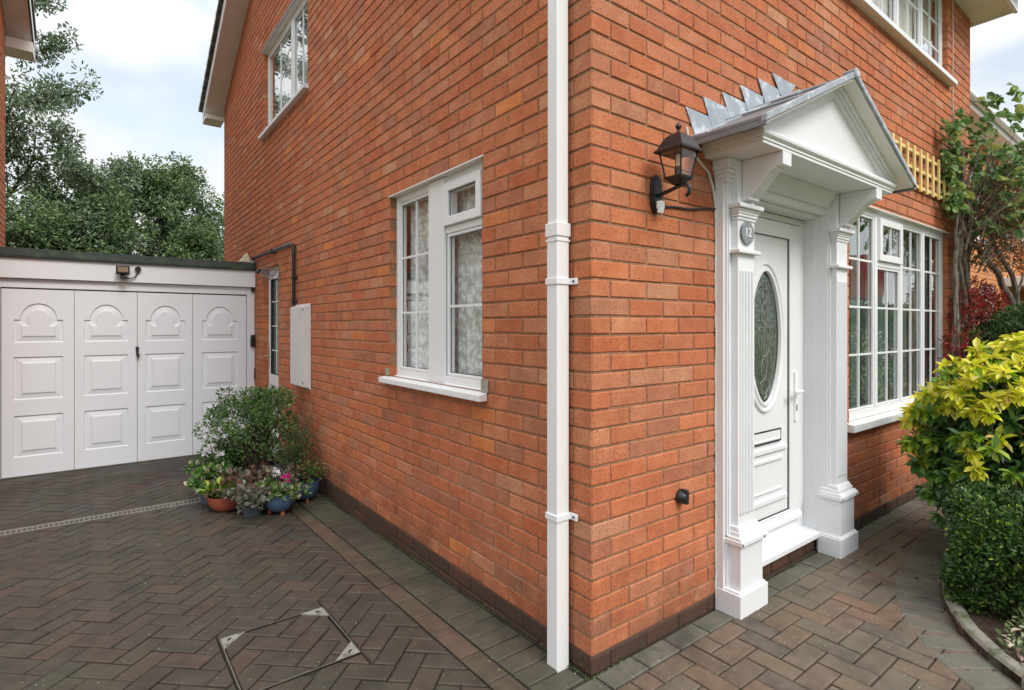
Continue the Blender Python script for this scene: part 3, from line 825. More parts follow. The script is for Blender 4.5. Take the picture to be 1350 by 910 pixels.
# side window: two lights with broad cover mullion
w1 = window(TS, SW, [(-1.85, -1.41, 'fixed', dict(v=[.5], h=[1.468, 1.829])), (-1.225, -.835, 'vent', dict(vent=1.93, v=[], h=[1.494], mull=.03, novv=1))], .045, 'side window with net curtains and a wide white mullion', sill_drop=.045)
cm_ = MBld(TS); cm_.box(-1.412, -1.225, SW[2] + .004, SW[3] - .006, -.09, -.030); cm_.box(-1.262, -1.258, SW[2] + .01, SW[3] - .01, -.030, -.0285)
obj('mullion_cover', cm_, 'upvc', w1, bevel=.003)
wavy(TS, SW[0] + .04, SW[1] - .04, SW[2] + .03, SW[3] - .03, -.135, .010, .10, 'net', w1)
back_room(TS, SW, 1.0, w1)
cf = MBld(TS); cf.box(SW[1] + .004, SW[1] + .07, SW[2] - .002, SW[2] + .062, .0035, .006); obj('cement_patch', cf, 'cement', side_wall); cf = MBld(TS); cf.box(SW[0] - .062, SW[0] - .006, SW[2] + .002, SW[2] + .05, .0035, .006)
obj('cement_patch', cf, 'cement', side_wall)
# upper side window
w2 = window(TS, SU, [(-5.375, -4.32, 'fixed', dict(v=[.25, .5, .75], h=[])), (-4.27, -3.775, 'vent', dict(vent=5.9, v=[.33, .66], h=[], mull=.05))] if False else
            [(-5.375, -4.42, 'fixed', dict(v=[.5], h=[])), (-4.35, -3.775, 'fixed', dict(v=[.5], h=[], mull=.07))], .04, 'upstairs side window with leaded panes', sill_drop=.05)
wavy(TS, SU[0] + .04, SU[1] - .04, SU[2] + .03, SU[3] - .03, -.15, .012, .10, 'net', w2)
back_room(TS, SU, .8, w2)
lh = MBld(TS); lh.box(SU[0] - .05, SU[1] + .03, SU[3] + .006, SU[3] + .05, -.02, .012); obj('head_flashing', lh, 'lead_dark', w2)
# ground front window, four lights
HB = [.822 + .0, 1.18, 1.515, 1.85]
u = [2.445, 2.96, 3.48, 4.0, 4.455]
spec = [(2.445, 2.925, 'fixed', dict(v=[.5], h=[1.18, 1.515, 1.85])), (2.975, 3.435, 'vent', dict(vent=1.84, v=[.5], h=[1.18, 1.515], mull=.05)),
        (3.485, 3.955, 'fixed', dict(v=[.5], h=[1.18, 1.515, 1.85], mull=.05)), (4.0, 4.455, 'fixed', dict(v=[.5], h=[1.18, 1.515, 1.85], mull=.045))]
w3 = window(TF, FW, spec, .035, 'large four light window beside the porch', sill_drop=.06, sill_proj=.06)
for a, b in ((2.44, 2.55), (2.62, 2.70), (2.78, 3.0), (3.04, 3.10), (3.18, 3.42), (3.50, 3.58), (3.64, 3.92), (4.0, 4.12), (4.16, 4.46)):
    wavy(TF, a, b, FW[2] + .03, FW[3] - .03, -.15, .016, .045, 'curtain', w3)
back_room(TF, FW, 1.6, w3, 'room')
tb = MBld(); tb.lathe([(0, .0), (.28, 0), (.28, .03), (0, .03)], (2.9, .55, .95), 28); tb.box(2.6, 2.75, .5, .6, .6, .95)
obj('table', tb, 'white_paint', w3)
# upper front window with white half blinds
spec = [(2.345, 2.83, 'fixed', dict(v=[.5], h=[4.05])), (2.88, 3.37, 'fixed', dict(v=[.5], h=[4.05], mull=.05)), (3.42, 3.92, 'fixed', dict(v=[.5], h=[4.05], mull=.05)), (3.97, 4.455, 'fixed', dict(v=[.5], h=[3.86, 4.1], mull=.05))]
w4 = window(TF, FU, spec, .04, 'upstairs front window with white half blinds', sill_drop=.05, sill_proj=.06)
bl = MBld(TF); bl.box(2.36, 4.30, 3.63, 4.12, -.101, -.096); obj('blind', bl, 'blind', w4)
wavy(TF, FU[0] + .04, FU[1] - .04, 3.7, FU[3] - .03, -.17, .016, .06, 'curtain', w4)
back_room(TF, FU, .9, w4)

# side door ---------------------------------------------------------------
d_ = MBld(TS); a, b, c, d = SD
ring(d_, a, b, c, d, .05, -.12, -.06, wb=.03)
ring(d_, a + .052, b - .052, c + .035, d - .052, .085, -.11, -.045, wb=.12)
d_.box(a + .137, b - .137, .70, .83, -.108, -.05)
d_.box(a + .137, b - .137, c + .15, .70, -.10, -.075)
for z in (.10, .36, .52): d_.box(a + .16, b - .16, z, z + .03, -.075, -.062)
sdoor = obj('side_door', d_, 'upvc', house, bevel=.003)
p_ = MBld(TS); p_.quad([(a + .137, .83, -.07), (b - .137, .83, -.07), (b - .137, d - .137, -.07), (a + .137, d - .137, -.07)]); obj('pane', p_, 'glass_obs', sdoor)
g_ = MBld(TS)
for z in (1.1, 1.38, 1.66): g_.box(a + .137, b - .137, z - .006, z + .006, -.071, -.06)
g_.box((a + b) / 2 - .006, (a + b) / 2 + .006, .83, d - .137, -.071, -.0605)
obj('glazing_bar', g_, 'upvc', sdoor)
s_ = MBld(TS); ring(s_, a + .136, b - .136, .829, d - .136, .008, -.07, -.049); obj('seal', s_, 'seal', sdoor)
h_m = MBld(TS); h_m.box(a + .08, a + .11, .92, 1.14, -.045, -.035); h_m.tube([(a + .095, 1.04, -.036), (a + .095, 1.04, .0), (a + .19, 1.04, .002)], .009, 8); obj('handle', h_m, 'brass', sdoor, smooth=True)
bk = MBld(TS); bk.box(a + .02, b - .02, c, d, -.2, -.13); obj('void', bk, 'dark_void', sdoor)
k_ = MBld(TS); k_.box(a, b, c - .06, c + .0, -.12, .01); obj('step', k_, 'concrete', sdoor)

# ------------------------------------------------------------------ porch
CX = 1.515
porch = MBld(TF)
PL, PR = .97, 2.06
# entablature boards and lining make the porch body
E_ = porch
E_.box(1.06, 1.97, 2.045, 2.10, -.10, -.003)               # head lining in the reveal
E_.box(1.045, 1.985, 2.06, 2.184, .0, .035)                # architrave
E_.extr([(2.10, .035), (2.10, .05), (2.125, .06), (2.15, .085), (2.184, .10), (2.184, .035)], 1.06, 1.97)
porch_o = obj('porch', E_, 'white_paint', house, bevel=.002); porch_o['label'] = 'white classical porch surround with pediment'
def pilaster(c, mirror):
    mb = MBld(TF); m_ = -1 if mirror else 1
    def bx(a, b, v0, v1, d0, d1): 
        a, b = (c + m_ * a, c + m_ * b); mb.box(min(a, b), max(a, b), v0, v1, d0, d1)
    bx(-.125, .09, .0, 2.184, .001, .045)       # backing board
    bx(-.112, .085, .0, 2.1835, .045, .058)
    bx(-.104, -.098, .0, 2.183, .058, .064)
    # inner lining of the opening, stepped
    bx(.08, .0905, .0, 2.06, -.10, .001); bx(.076, .092, .0, 2.06, -.045, -.03)
    bx(-.075, .075, .41, 2.184, .058, .092)     # shaft
    for t in (-.052, -.026, 0, .026, .052):
        u_ = c + t; mb.prism([(u_ - .009, .47), (u_ + .009, .47), (u_ + .009, 1.65), (u_ - .009, 1.65)], .092, .096)
        mb.prism([(u_ - .004, .465), (u_ + .004, .465), (u_ + .004, 1.655), (u_ - .004, 1.655)], .096, .099)
    o = obj('pilaster', mb, 'white_paint', porch_o, bevel=.002)
    return o
pilaster(PL, False); pilaster(PR, True)
def plinth(c):
    mb = MBld(TF)
    def bx(w, v0, v1, d1, w2=None): mb.box(c - w, c + w, v0, v1, .002, d1)
    mb.box(c - .128, c + .122, -.03, .108, .002, .138)
    mb.extr([(.108, .002), (.108, .136), (.118, .124), (.118, .002)], c - .12, c + .114)
    mb.box(c - .10, c + .10, .118, .335, .003, .122)
    mb.box(c - .118, c + .118, .335, .358, .004, .140)
    mb.extr([(.358, .004), (.358, .140), (.372, .126), (.372, .004)], c - .112, c + .112)
    mb.box(c - .098, c + .098, .372, .392, .005, .115)
    mb.extr([(.392, .005), (.392, .112), (.415, .098), (.415, .005)], c - .0885, c + .0885)
    o = obj('plinth', mb, 'white_paint', porch_o, bevel=.003)
    for (du, w_) in ((-.117, .014), (.075, .016)):
        ch = MBld(TF); ch.prism([(c + du, .339), (c + du + w_, .341), (c + du + w_ * .8, .350), (c + du + w_ * .3, .353)], .1395, .1408)
        obj('chipped_paint', ch, 'chip', o)
plinth(PL); plinth(PR)
def capital(c):
    mb = MBld(TF)
    for (w, v0, v1, d1) in ((.082, 1.895, 1.91, .098), (.086, 1.91, 1.925, .103), (.09, 1.925, 1.937, .107), (.095, 1.937, 1.95, .112)):
        mb.box(c - w, c + w, v0, v1, .06, d1)
    mb.box(c - .108, c + .108, 1.95, 1.972, .061, .126)
    m3 = MBld(TF); m3.box(c - .10, c + .10, 1.733, 1.752, .059, .115); obj('band', m3, 'white_paint', porch_o, bevel=.004)
    for w, v0, v1, d1 in ((.115, 2.085, 2.105, .098), (.122, 2.105, 2.13, .104), (.13, 2.13, 2.15, .112), (.138, 2.15, 2.183, .12)):
        pass
    obj('capital', mb, 'white_paint', porch_o, bevel=.004)
capital(PL); capital(PR)
for c, m_ in ((PL, 1), (PR, -1)):
    fz = MBld(TF)
    for w, v0, v1, d1 in ((.128, 2.075, 2.095, .066), (.134, 2.095, 2.115, .074), (.140, 2.115, 2.135, .082), (.150, 2.135, 2.184, .090)):
        a, b = c - m_ * w, c + m_ * -.03
        fz.box(min(a, b), max(a, b), v0, v1, .002, d1)
    obj('frieze', fz, 'white_paint', porch_o, bevel=.002)
def bracket(c):
    mb = MBld(lambda d, v, w: (c + w, -d, v))     # profile in (d,v), width w
    prof = [(.094, 2.185), (.094, 2.02), (.118, 2.02), (.128, 2.032), (.16, 2.05), (.21, 2.082), (.25, 2.112), (.262, 2.118), (.268, 2.128), (.285, 2.128), (.285, 2.185)]
    prof = [(.094, 2.184), (.094, 1.985), (.118, 1.985), (.126, 1.998), (.135, 2.0), (.165, 2.028), (.235, 2.105), (.25, 2.112), (.262, 2.112), (.262, 2.122), (.296, 2.122), (.296, 2.184)]
    mb.prism([(a, b) for a, b in prof], -.040, .040)
    mb.box(.094, .13, 1.975, 1.985, -.046, .046) if False else None
    o = obj('bracket', mb, 'white_paint', porch_o, bevel=.003)
    b2 = MBld(TF); b2.box(c - .045, c + .045, 1.988, 2.002, .092, .135)
    obj('bracket_ledge', b2, 'white_paint', o, bevel=.003)
bracket(PL); bracket(PR)
# cornice slab + pediment
cn = MBld(TF); XL, XR = .745, 2.275
cn.box(XL + .01, XR - .01, 2.185, 2.20, .001, .295)
cn.box(XL, XR, 2.20, 2.212, .001, .300); cn.extr([(2.212, .001), (2.212, .302), (2.222, .312), (2.236, .314), (2.247, .306), (2.247, .001)], XL - .014, XR + .014)
obj('cornice', cn, 'white_paint', porch_o, bevel=.002)
RZ, EZ, RX, HW = 2.665, 2.245, 1.505, .87
def zr_(x, off=0): return RZ - (RZ - EZ) * abs(x - RX) / HW + off
pd = MBld(TF)
pd.prism([(XL + .03, 2.247), (XR - .03, 2.247), (RX, zr_(RX, -.03))], .20, .27)            # tympanum
for k, (o1, o2, dd) in enumerate(((-.085, -.062, .285), (-.062, -.045, .298), (-.045, -.028, .312))):
    for sg in (-1, 1):
        xe = RX + sg * (HW - .06); xm = RX
        lo1, lo2 = zr_(xe, o1), zr_(xe, o2)
        pts = [(xm, zr_(xm, o1)), (xm, zr_(xm, o2)), (xe, max(2.248, lo2)), (xe - sg * (0 if lo1 > 2.248 else (2.248 - lo1) / slope * .98), max(2.248, lo1))]
        if sg > 0: pts = pts[::-1]
        pd.prism(pts, .20, dd)
obj('pediment', pd, 'white_paint', porch_o)
rs = MBld(TF)   # raking soffit boards + roof slabs
for sg in (-1, 1):
    xe = RX + sg * (HW - .01); P4 = [(RX, zr_(RX, -.027)), (RX, zr_(RX, -.008)), (xe, zr_(xe, -.008)), (xe, zr_(xe, -.027))]
    if sg > 0: P4 = P4[::-1]
    rs.prism(P4, .002, .372)
obj('raking_soffit', rs, 'soffit', porch_o)
rl = MBld(TF)
for sg in (-1, 1):
    xe = RX + sg * (HW + .012); P4 = [(RX, zr_(RX, -.006)), (RX, zr_(RX, .012)), (xe, zr_(xe, .012)), (xe, zr_(xe, -.006))]
    if sg > 0: P4 = P4[::-1]
    rl.prism(P4, .0, .378)
    P5 = [(xe - sg * .012, zr_(xe, -.03)), (xe - sg * .012, zr_(xe, -.0)), (xe, zr_(xe, .0)), (xe, zr_(xe, -.03))]
    if sg > 0: P5 = P5[::-1]
    rl.prism(P5, .0, .378)
proof = obj('porch_roof', rl, 'lead_dark', porch_o, bevel=.002)
le = MBld(TF)
for sg in (-1, 1):
    xe = RX + sg * (HW + .014); P4 = [(RX, zr_(RX, -.014)), (RX, zr_(RX, .017)), (xe, zr_(xe, .017)), (xe, zr_(xe, -.014))]
    if sg > 0: P4 = P4[::-1]
    le.prism(P4, .358, .386)
le.prism([(RX - .03, zr_(RX, -.014)), (RX + .03, zr_(RX, -.014)), (RX + .035, zr_(RX, .012)), (RX, zr_(RX, .03)), (RX - .035, zr_(RX, .012))], .33, .390)
for xx in (.93, 1.2): le.tube([(xx, zr_(xx, .018), .0), (xx, zr_(xx, .018), .37)], .008, 6)
obj('lead_edge', le, 'lead', proof, bevel=.003)
for i in range(6):
    x = .59 + .157 * i + random.uniform(-.012, .012); z = 2.395 + .075 * i + random.uniform(-.006, .006); sl_ = MBld(TF)
    xr_ = x + .225; base = lambda q: zr_(max(q, .63), .012)
    a_ = x + .075
    sl_.prism([(x, z), (a_, base(a_) - .0), (xr_, base(min(xr_, RX))), (xr_, z - .004)] if i < 5 else [(x, z), (x + .1, base(x + .1)), (RX, RZ + .012), (RX, z - .003)], .0025 + .0012 * i, .006 + .0012 * i)
    obj('step_flashing', sl_, 'lead', proof)
for i in range(6):
    x = 2 * RX - (.59 + .157 * i); z = 2.395 + .075 * i; sl_ = MBld(TF); base = lambda q: zr_(min(q, 2.38), .012)
    a_ = x - .075; xr_ = x - .225
    sl_.prism(([(x, z), (xr_, z - .004), (xr_, base(max(xr_, RX))), (a_, base(a_))] if i < 5 else [(x, z), (RX + .001, z - .003), (RX + .001, RZ + .012), (x - .1, base(x - .1))]), .0025 + .0012 * i, .006 + .0012 * i)
    obj('step_flashing', sl_, 'lead', proof)
apr = MBld(TF)
for sg in (-1, 1):
    xe = RX + sg * (HW + .01); P4 = [(RX, zr_(RX, .013)), (RX, zr_(RX, .019)), (xe, zr_(xe, .019)), (xe, zr_(xe, .013))]
    if sg > 0: P4 = P4[::-1]
    apr.prism(P4, .0, .10)
obj('apron_flashing', apr, 'lead', proof)

# front door ---------------------------------------------------------------
fd = MBld(TF)
D0 = -.13
ring(fd, 1.062, 1.978, .125, 2.044, .078, -.16, -.10, wt=.04, wb=.075)
fdoor = obj('front_door', fd, 'upvc', house, bevel=.004); fdoor['label'] = 'white front door with oval leaded glass'
sl2 = MBld(TF); sl2.extr([(.088, -.15), (.088, .012), (.118, .012), (.128, -.098), (.128, -.15)], 1.062, 1.978); obj('threshold', sl2, 'upvc', fdoor, bevel=.003)
bw_ = MBld(TF); 
for i in range(5): bw_.box(1.03 + i * .2 + .0, 1.03 + i * .2 + .19, .008, .08, -.1, -.02)
obj('step_brick', bw_, 'brick_dark', fdoor, bevel=.003)
lf = MBld(TF)
LX0, LX1, LZ0, LZ1 = 1.145, 1.895, .205, 2.0
ring(lf, LX0, LX1, LZ0, LZ1, .113, -.15, -.092, wt=.09, wb=.06)
lf.extr([(.205, -.092), (.205, -.07), (.225, -.072), (.25, -.092)], LX0 + .002, LX1 - .002)
ix0, ix1, iz0, iz1 = LX0 + .113, LX1 - .113, LZ0 + .06, LZ1 - .09
ocx, ocz, orx, orz = 1.51, 1.317, .160, .375
NN = 56
ov = lambda rx, rz: [(ocx + rx * math.cos(2 * math.pi * i / NN), ocz + rz * math.sin(2 * math.pi * i / NN)) for i in range(NN)]
rc = lambda a, b, c, d: [(a, c), (b, c), (b, d), (a, d)]
relief_sheet(lf, rc(ix0, ix1, iz0, iz1), [ov(.222, .44)], [(.006, .012), (.016, .014), (.026, .004), (.036, .004), (.042, .014), (.056, .014), (.062, -.006)], -.108)
# sculpted lower panel: bowed rails
def rail(zc, bow, w, d, hh=.022, x0=1.285, x1=1.755):
    pts = []; n = 14
    for i in range(n + 1):
        t = i / n; x = x0 + (x1 - x0) * t; pts.append((x, zc + bow * (1 - (2 * t - 1) ** 2)))
    for (a, b) in zip(pts[:-1], pts[1:]):
        lf.prism([(a[0], a[1] - hh / 2), (b[0], b[1] - hh / 2), (b[0], b[1] + hh / 2), (a[0], a[1] + hh / 2)], -.108, d)
rail(.655, 0, 0, -.094, .026); rail(.595, 0, 0, -.098, .018, 1.335, 1.705)
rail(.415, 0, 0, -.100, .010, 1.335, 1.705); rail(.36, 0, 0, -.094, .026)
leaf = obj('door_leaf', lf, 'upvc', fdoor, bevel=.0025)
se = MBld(TF)
ring(se, LX0 - .005, LX1 + .005, LZ0 - .003, LZ1 + .005, .0049, -.11, -.0965)
ring(se, ix0 - .001, ix1 + .003, iz0 - .001, iz1 + .003, .005, -.108, -.1005)
obj('seal', se, 'seal', fdoor)
og = MBld(TF); og.prism(ov(orx + .004, orz + .004), -.1138, -.1128); obj('oval_glass', og, 'glass_obs', fdoor)
os_ = MBld(TF)
for i in range(NN):
    j = (i + 1) % NN; A, B = ov(orx + .0035, orz + .0035), ov(orx - .004, orz - .004)
    os_.quad([(A[i][0], A[i][1], -.110), (A[j][0], A[j][1], -.110), (B[j][0], B[j][1], -.1095), (B[i][0], B[i][1], -.1095)])
obj('oval_seal', os_, 'seal', fdoor)
cm2 = MBld(TF)   # came-work
def came(pts, r=.0028): cm2.tube([(a, b, -.1120) for a, b in pts], r, 6)
el = lambda cx, cz, rx, rz, a0=0, a1=360: [(cx + rx * math.cos(R_(a0 + (a1 - a0) * i / 20)), cz + rz * math.sin(R_(a0 + (a1 - a0) * i / 20))) for i in range(21)]
came(el(ocx, ocz, orx * .80, orz * .88), .0022)
for cz, rx, rz in ((1.45, .035, .06), (1.13, .030, .06), (1.54, .02, .03)): came(el(ocx, cz, rx, rz))
came(el(ocx, 1.30, .065, .10, 180, 360)); came(el(ocx, 1.32, .032, .12, 180, 360)); came([(ocx, 1.20), (ocx, 1.34)])
came(el(ocx - .03, 1.345, .03, .03, 0, 180)); came(el(ocx + .03, 1.345, .03, .03, 0, 180))
came([(ocx - .028, 1.57), (ocx, 1.64), (ocx + .028, 1.57), (ocx - .036, 1.61), (ocx + .036, 1.61), (ocx - .028, 1.57)])
came(el(ocx, 1.04, .04, .025, 0, 180))
for i in range(22):
    a = 2 * math.pi * i / 22; cm2.disc(ocx + orx * .8 * math.cos(a), ocz + orz * .88 * math.sin(a), .005, .005, -.113, -.110, 8)
obj('leading', cm2, 'steel', fdoor, smooth=True)
lb = MBld(TF); ring(lb, 1.355, 1.685, .698, .772, .006, -.108, -.098); lbx = obj('letterbox', lb, 'seal', fdoor)
l2 = MBld(TF); l2.box(1.363, 1.677, .706, .764, -.107, -.0975); l2.box(1.372, 1.668, .712, .72, -.0975, -.093); obj('flap', l2, 'upvc', lbx, bevel=.002)
hd = MBld(TF); hd.box(1.825, 1.855, .80, 1.10, -.092, -.080); hd.tube([(1.84, .985, -.081), (1.84, .985, -.045), (1.74, .985, -.043)], .010, 10)
hdl = obj('handle', hd, 'whiteplastic', fdoor, bevel=.003)
kh = MBld(TF); kh.box(1.833, 1.847, .86, .90, -.0802, -.078); obj('keyhole', kh, 'steel', hdl)

# downpipe ---------------------------------------------------------------
dp = MBld(); px0, px1, py0, py1 = -.080, -.015, .115, .180
dp.box(px0, px1, py0, py1, -.03, 1.785); dp.box(px0 + .002, px1 - .002, py0 + .002, py1 - .002, 1.785, 4.66)
downpipe = obj('downpipe', dp, 'upvc', house, bevel=.004)
cl = MBld(); cl.box(px0 - .005, px1 + .005, py0 - .005, py1 + .005, 1.745, 1.80); obj('pipe_collar', cl, 'upvc', downpipe, bevel=.003)
c3 = MBld(); c3.box(px0 - .003, px1 + .003, py0 - .003, py1 + .003, 1.725, 1.733); obj('pipe_collar', c3, 'upvc', downpipe)
for z in (1.563, .605):
    cp = MBld(); cp.box(px0 - .005, -.002, py0 - .005, py1 + .005, z - .013, z + .013); cp.box(-.012, -.001, py0 - .04, py0, z - .013, z + .013)
    cp.box(-.012, -.001, py1, py1 + .03, z - .013, z + .013)
    c_o = obj('pipe_clip', cp, 'upvc', downpipe, bevel=.002)
    sc = MBld(); sc.tube([(-.013, py0 - .024, z), (-.016, py0 - .024, z)], .005, 8); obj('screw', sc, 'black', c_o)
# sealant line beside porch
sq = MBld(TF); pts = []
for i in range(60): z = .05 + i * 2.1 / 60; pts.append((.8435 + random.uniform(-.002, .002), z, .004 + random.uniform(-.002, .003)))
sq.tube(pts, .0045, 6); obj('sealant', sq, 'cable_white', porch_o, smooth=True)

# ------------------------------------------------------------------ garage
GY = 5.90; GT = lambda u, v, d: (u, GY - d, v)
gar = thing('garage', 'single garage with white panelled up and over door', 'garage', (0, 0, 0))
gx0, gx1, gz0, gz1 = -2.276, -.098, -.125, 1.752
gd = MBld(GT); holes = []
cols = [(-2.276, -1.724), (-1.724, -1.188), (-1.188, -.662), (-.662, -.098)]
for a, b in cols:
    c = (a + b) / 2 - .0; w = .187; 
    holes.append(rc(c - w, c + w, .068, .482)); holes.append(rc(c - w, c + w, .642, 1.07))
    r_ = .140; zb, zs = 1.215, 1.445
    archp = [(c - w, zb), (c + w, zb), (c + w, zs), (c + r_, zs)]
    archp += [(c + r_ * math.cos(t), zs + .006 + (r_ + .02) * math.sin(t)) for t in np.linspace(.05, math.pi - .05, 19)]
    archp += [(c - r_, zs), (c - w, zs)]
    holes.append(archp)
relief_sheet(gd, rc(gx0, gx1, gz0, gz1), holes, [(.003, -.011), (.009, -.013), (.056, -.005), (.061, .001), (.068, .003)], 0)
for a, b in cols[:-1]: pass
gdo = obj('garage_door', gd, 'garage_white', gar); gdo['label'] = 'white garage door with arched panels'
sm = MBld(GT)
for a, b in cols[:-1]: sm.box(b - .0025, b + .0025, gz0, gz1, -.002, .0006)
sm.box(gx0, gx1, gz0 - .002, gz0 + .006, -.01, .004)
obj('seam', sm, 'grate', gdo)
hk = MBld(GT); hk.disc(-1.188, 1.135, .016, .022, 0, .02, 16); hk.box(-1.20, -1.176, 1.06, 1.15, .018, .032); hk.box(-1.192, -1.168, 1.04, 1.075, .02, .045); obj('handle', hk, 'black', gdo, bevel=.004)
gf = MBld(GT); gf.box(-2.40, gx0 - .006, -.16, 1.765, -.06, .012); gf.box(gx1 + .006, -.004, -.16, 1.765, -.06, .012)
gf.box(-2.40, -.004, 1.765, 1.855, -.06, .0115)
obj('door_frame', gf, 'garage_white', gar, bevel=.003)
gv = MBld(GT); gv.box(gx0 - .006, gx1 + .006, -.14, 1.765, -.09, -.05); obj('void', gv, 'dark_void', gar)
fb = MBld(GT); fb.box(-2.45, -.003, 1.858, 2.06, -.02, .055); obj('fascia_board', fb, 'garage_white', gar, bevel=.003)
rt = MBld(GT); rt.box(-2.45, .0 - .002, 2.062, 2.155, -5.2, .085); rt.box(-2.45, -.002, 2.075, 2.11, .085, .09); obj('roof', rt, 'felt', gar, bevel=.01)
gw = MBld(); gw.quad([(-2.40, 5.95, -.2), (-2.40, 11, -.2), (-2.40, 11, 2.06), (-2.40, 5.95, 2.06)]); gw.quad([(-2.4, 11, -.2), (0, 11, -.2), (0, 11, 2.06), (-2.4, 11, 2.06)])
gw.quad([(-.003, 8, -.2), (-.003, 11, -.2), (-.003, 11, 2.06), (-.003, 8, 2.06)])
obj('wall', gw, 'brick', gar)
# floodlight on the fascia
fl = thing('floodlight', 'small black floodlight mounted on the garage fascia', 'light', (-1.32, GY - .055, 1.95))
mb = MBld(); mb.box(-.055, .055, -.09, -.045, .0, .075); mb.box(-.06, .06, -.096, -.09, -.004, .079); hb = obj('housing', mb, 'black', fl, bevel=.003)
mb = MBld(); mb.box(-.045, .045, -.099, -.0965, .010, .064); obj('lens', mb, 'reflector', fl)
mb = MBld(); mb.box(-.02, .02, -.05, 0, -.035, -.01); mb.box(-.065, .065, -.07, -.06, -.012, -.002); mb.box(-.022, .022, -.075, -.03, -.06, -.035); obj('sensor_bracket', mb, 'black', fl, bevel=.004)
mb = MBld(); mb.tube([(.02, -.04, -.045), (.07, -.03, -.055), (.11, -.02, -.03), (.135, -.015, .02), (.135, -.01, .05)], .006, 8); mb.disc(.135, .0, .03, .03, .0, .0) if False else None
mb.tube([(.135, 0, .055), (.135, -.035, .055)], .028, 16); obj('cable', mb, 'black', fl, smooth=True)
# alarm/cowl and post box
cw = MBld(); cw.prism([(-.16, 2.158), (-.05, 2.158), (-.055, 2.235), (-.08, 2.262), (-.10, 2.24)], -5.86, -5.76) if False else None
cw = MBld(GT); cw.prism([(-.19, 2.158), (-.07, 2.158), (-.07, 2.2), (-.095, 2.27), (-.115, 2.262)], .02, .08); tag(obj('roof_cowl', cw, 'beige', bevel=.006), 'cream plastic cowl on the corner of the garage roof', 'vent cowl')
cw = MBld(GT); cw.prism([(-.065, 2.157), (-.012, 2.157), (-.02, 2.215), (-.06, 2.17)], .0, .06); tag(obj('roof_upstand', cw, 'lead'), 'grey lead upstand where garage roof meets the house wall', 'flashing')
kb2 = MBld(GT); kb2.prism([(-.055, 1.145), (-.042, 1.125), (-.008, 1.125), (-.005, 1.145), (-.005, 1.25), (-.02, 1.275), (-.045, 1.27), (-.055, 1.25)], .013, .06); tag(obj('key_safe', kb2, 'blackplastic', bevel=.004), 'black key safe on the white garage door post', 'key safe')
kb3 = MBld(GT); kb3.box(-.012, -.0035, .72, .86, .013, .03); tag(obj('hinge_plate', kb3, 'black', bevel=.003), 'thin dark metal plate low on the garage post', 'bracket')

# drain ---------------------------------------------------------------
dr = thing('channel_drain', 'narrow grey slotted drain crossing the drive before the garage', 'drain', (0, 3.8, zg(3.8)))
mb = MBld(); mb.box(-2.6, -.42, -.06, -.034, -.05, .001); mb.box(-2.6, -.42, .034, .06, -.05, .001)
x = -2.6
while x < -.43: mb.box(x, x + .009, -.034, .034, -.02, .0005); x += .029
obj('grating', mb, 'grate', dr)
mb = MBld(); mb.box(-2.6, -.42, -.0335, .0335, -.05, -.024); obj('channel', mb, 'dark_void', dr)
# manhole ---------------------------------------------------------------
mh = thing('manhole_cover', 'block filled square manhole cover with steel corner plates', 'manhole cover', (0, 0, 0))
def zz(x, y, o=.0): return zg(y) + o
mb = MBld(); X0, X1, Y0, Y1 = -1.10, -.645, .745, 1.25; t = .0025
for (a, b, c, d) in ((X0, X1, Y0, Y0 + t), (X0, X1, Y1 - t, Y1), (X0, X0 + t, Y0 + t, Y1 - t), (X1 - t, X1, Y0 + t, Y1 - t)):
    mb.quad([(a, c, zg(c) + .0032), (b, c, zg(c) + .0032), (b, d, zg(d) + .0032), (a, d, zg(d) + .0032)])
obj('steel_edge', mb, 'grate', mh)
mb = MBld(); t = .0055
for (a, b, c, d) in ((X0 - t, X1 + t, Y0 - t, Y0), (X0 - t, X1 + t, Y1, Y1 + t), (X0 - t, X0, Y0, Y1), (X1, X1 + t, Y0, Y1 - .0)):
    mb.quad([(a, c, zg(c) + .0026), (b, c, zg(c) + .0026), (b, d, zg(d) + .0026), (a, d, zg(d) + .0026)])
obj('joint', mb, 'sand', mh)
for (cx, cy, sx, sy) in ((X1 - .004, Y1 - .004, -1, -1), (X1 - .004, Y0 + .004, -1, 1), (X0 + .004, Y1 - .004, 1, -1)):
    mb = MBld(); L = .10; pts = [(cx, cy), (cx + sx * L, cy), (cx, cy + sy * L)]
    if sx * sy < 0: pts = pts[::-1]
    z_ = zg(cy) + .0035
    mb.v = [(p[0], p[1], zg(p[1]) + .004) for p in pts] + [(p[0], p[1], zg(p[1]) - .003) for p in pts]; mb.f = [(0, 1, 2), (0, 3, 4, 1), (1, 4, 5, 2), (2, 5, 3, 0)]; mb.mi = [0] * 4
    cp_ = obj('corner_plate', mb, 'steel', mh)
    hx, hy = cx + sx * L * .3, cy + sy * L * .3; mb = MBld(); b0 = []
    for i in range(16):
        a = 2 * math.pi * i / 16; lx, ly = .014 * math.cos(a), .006 * math.sin(a); q = R_(45) * (1 if sx * sy < 0 else -1)
        x_, y_ = hx + lx * math.cos(q) - ly * math.sin(q), hy + lx * math.sin(q) + ly * math.cos(q); b0.append((x_, y_, zg(y_) + .0046))
    mb.quad(b0); obj('keyhole', mb, 'dark_void', cp_)

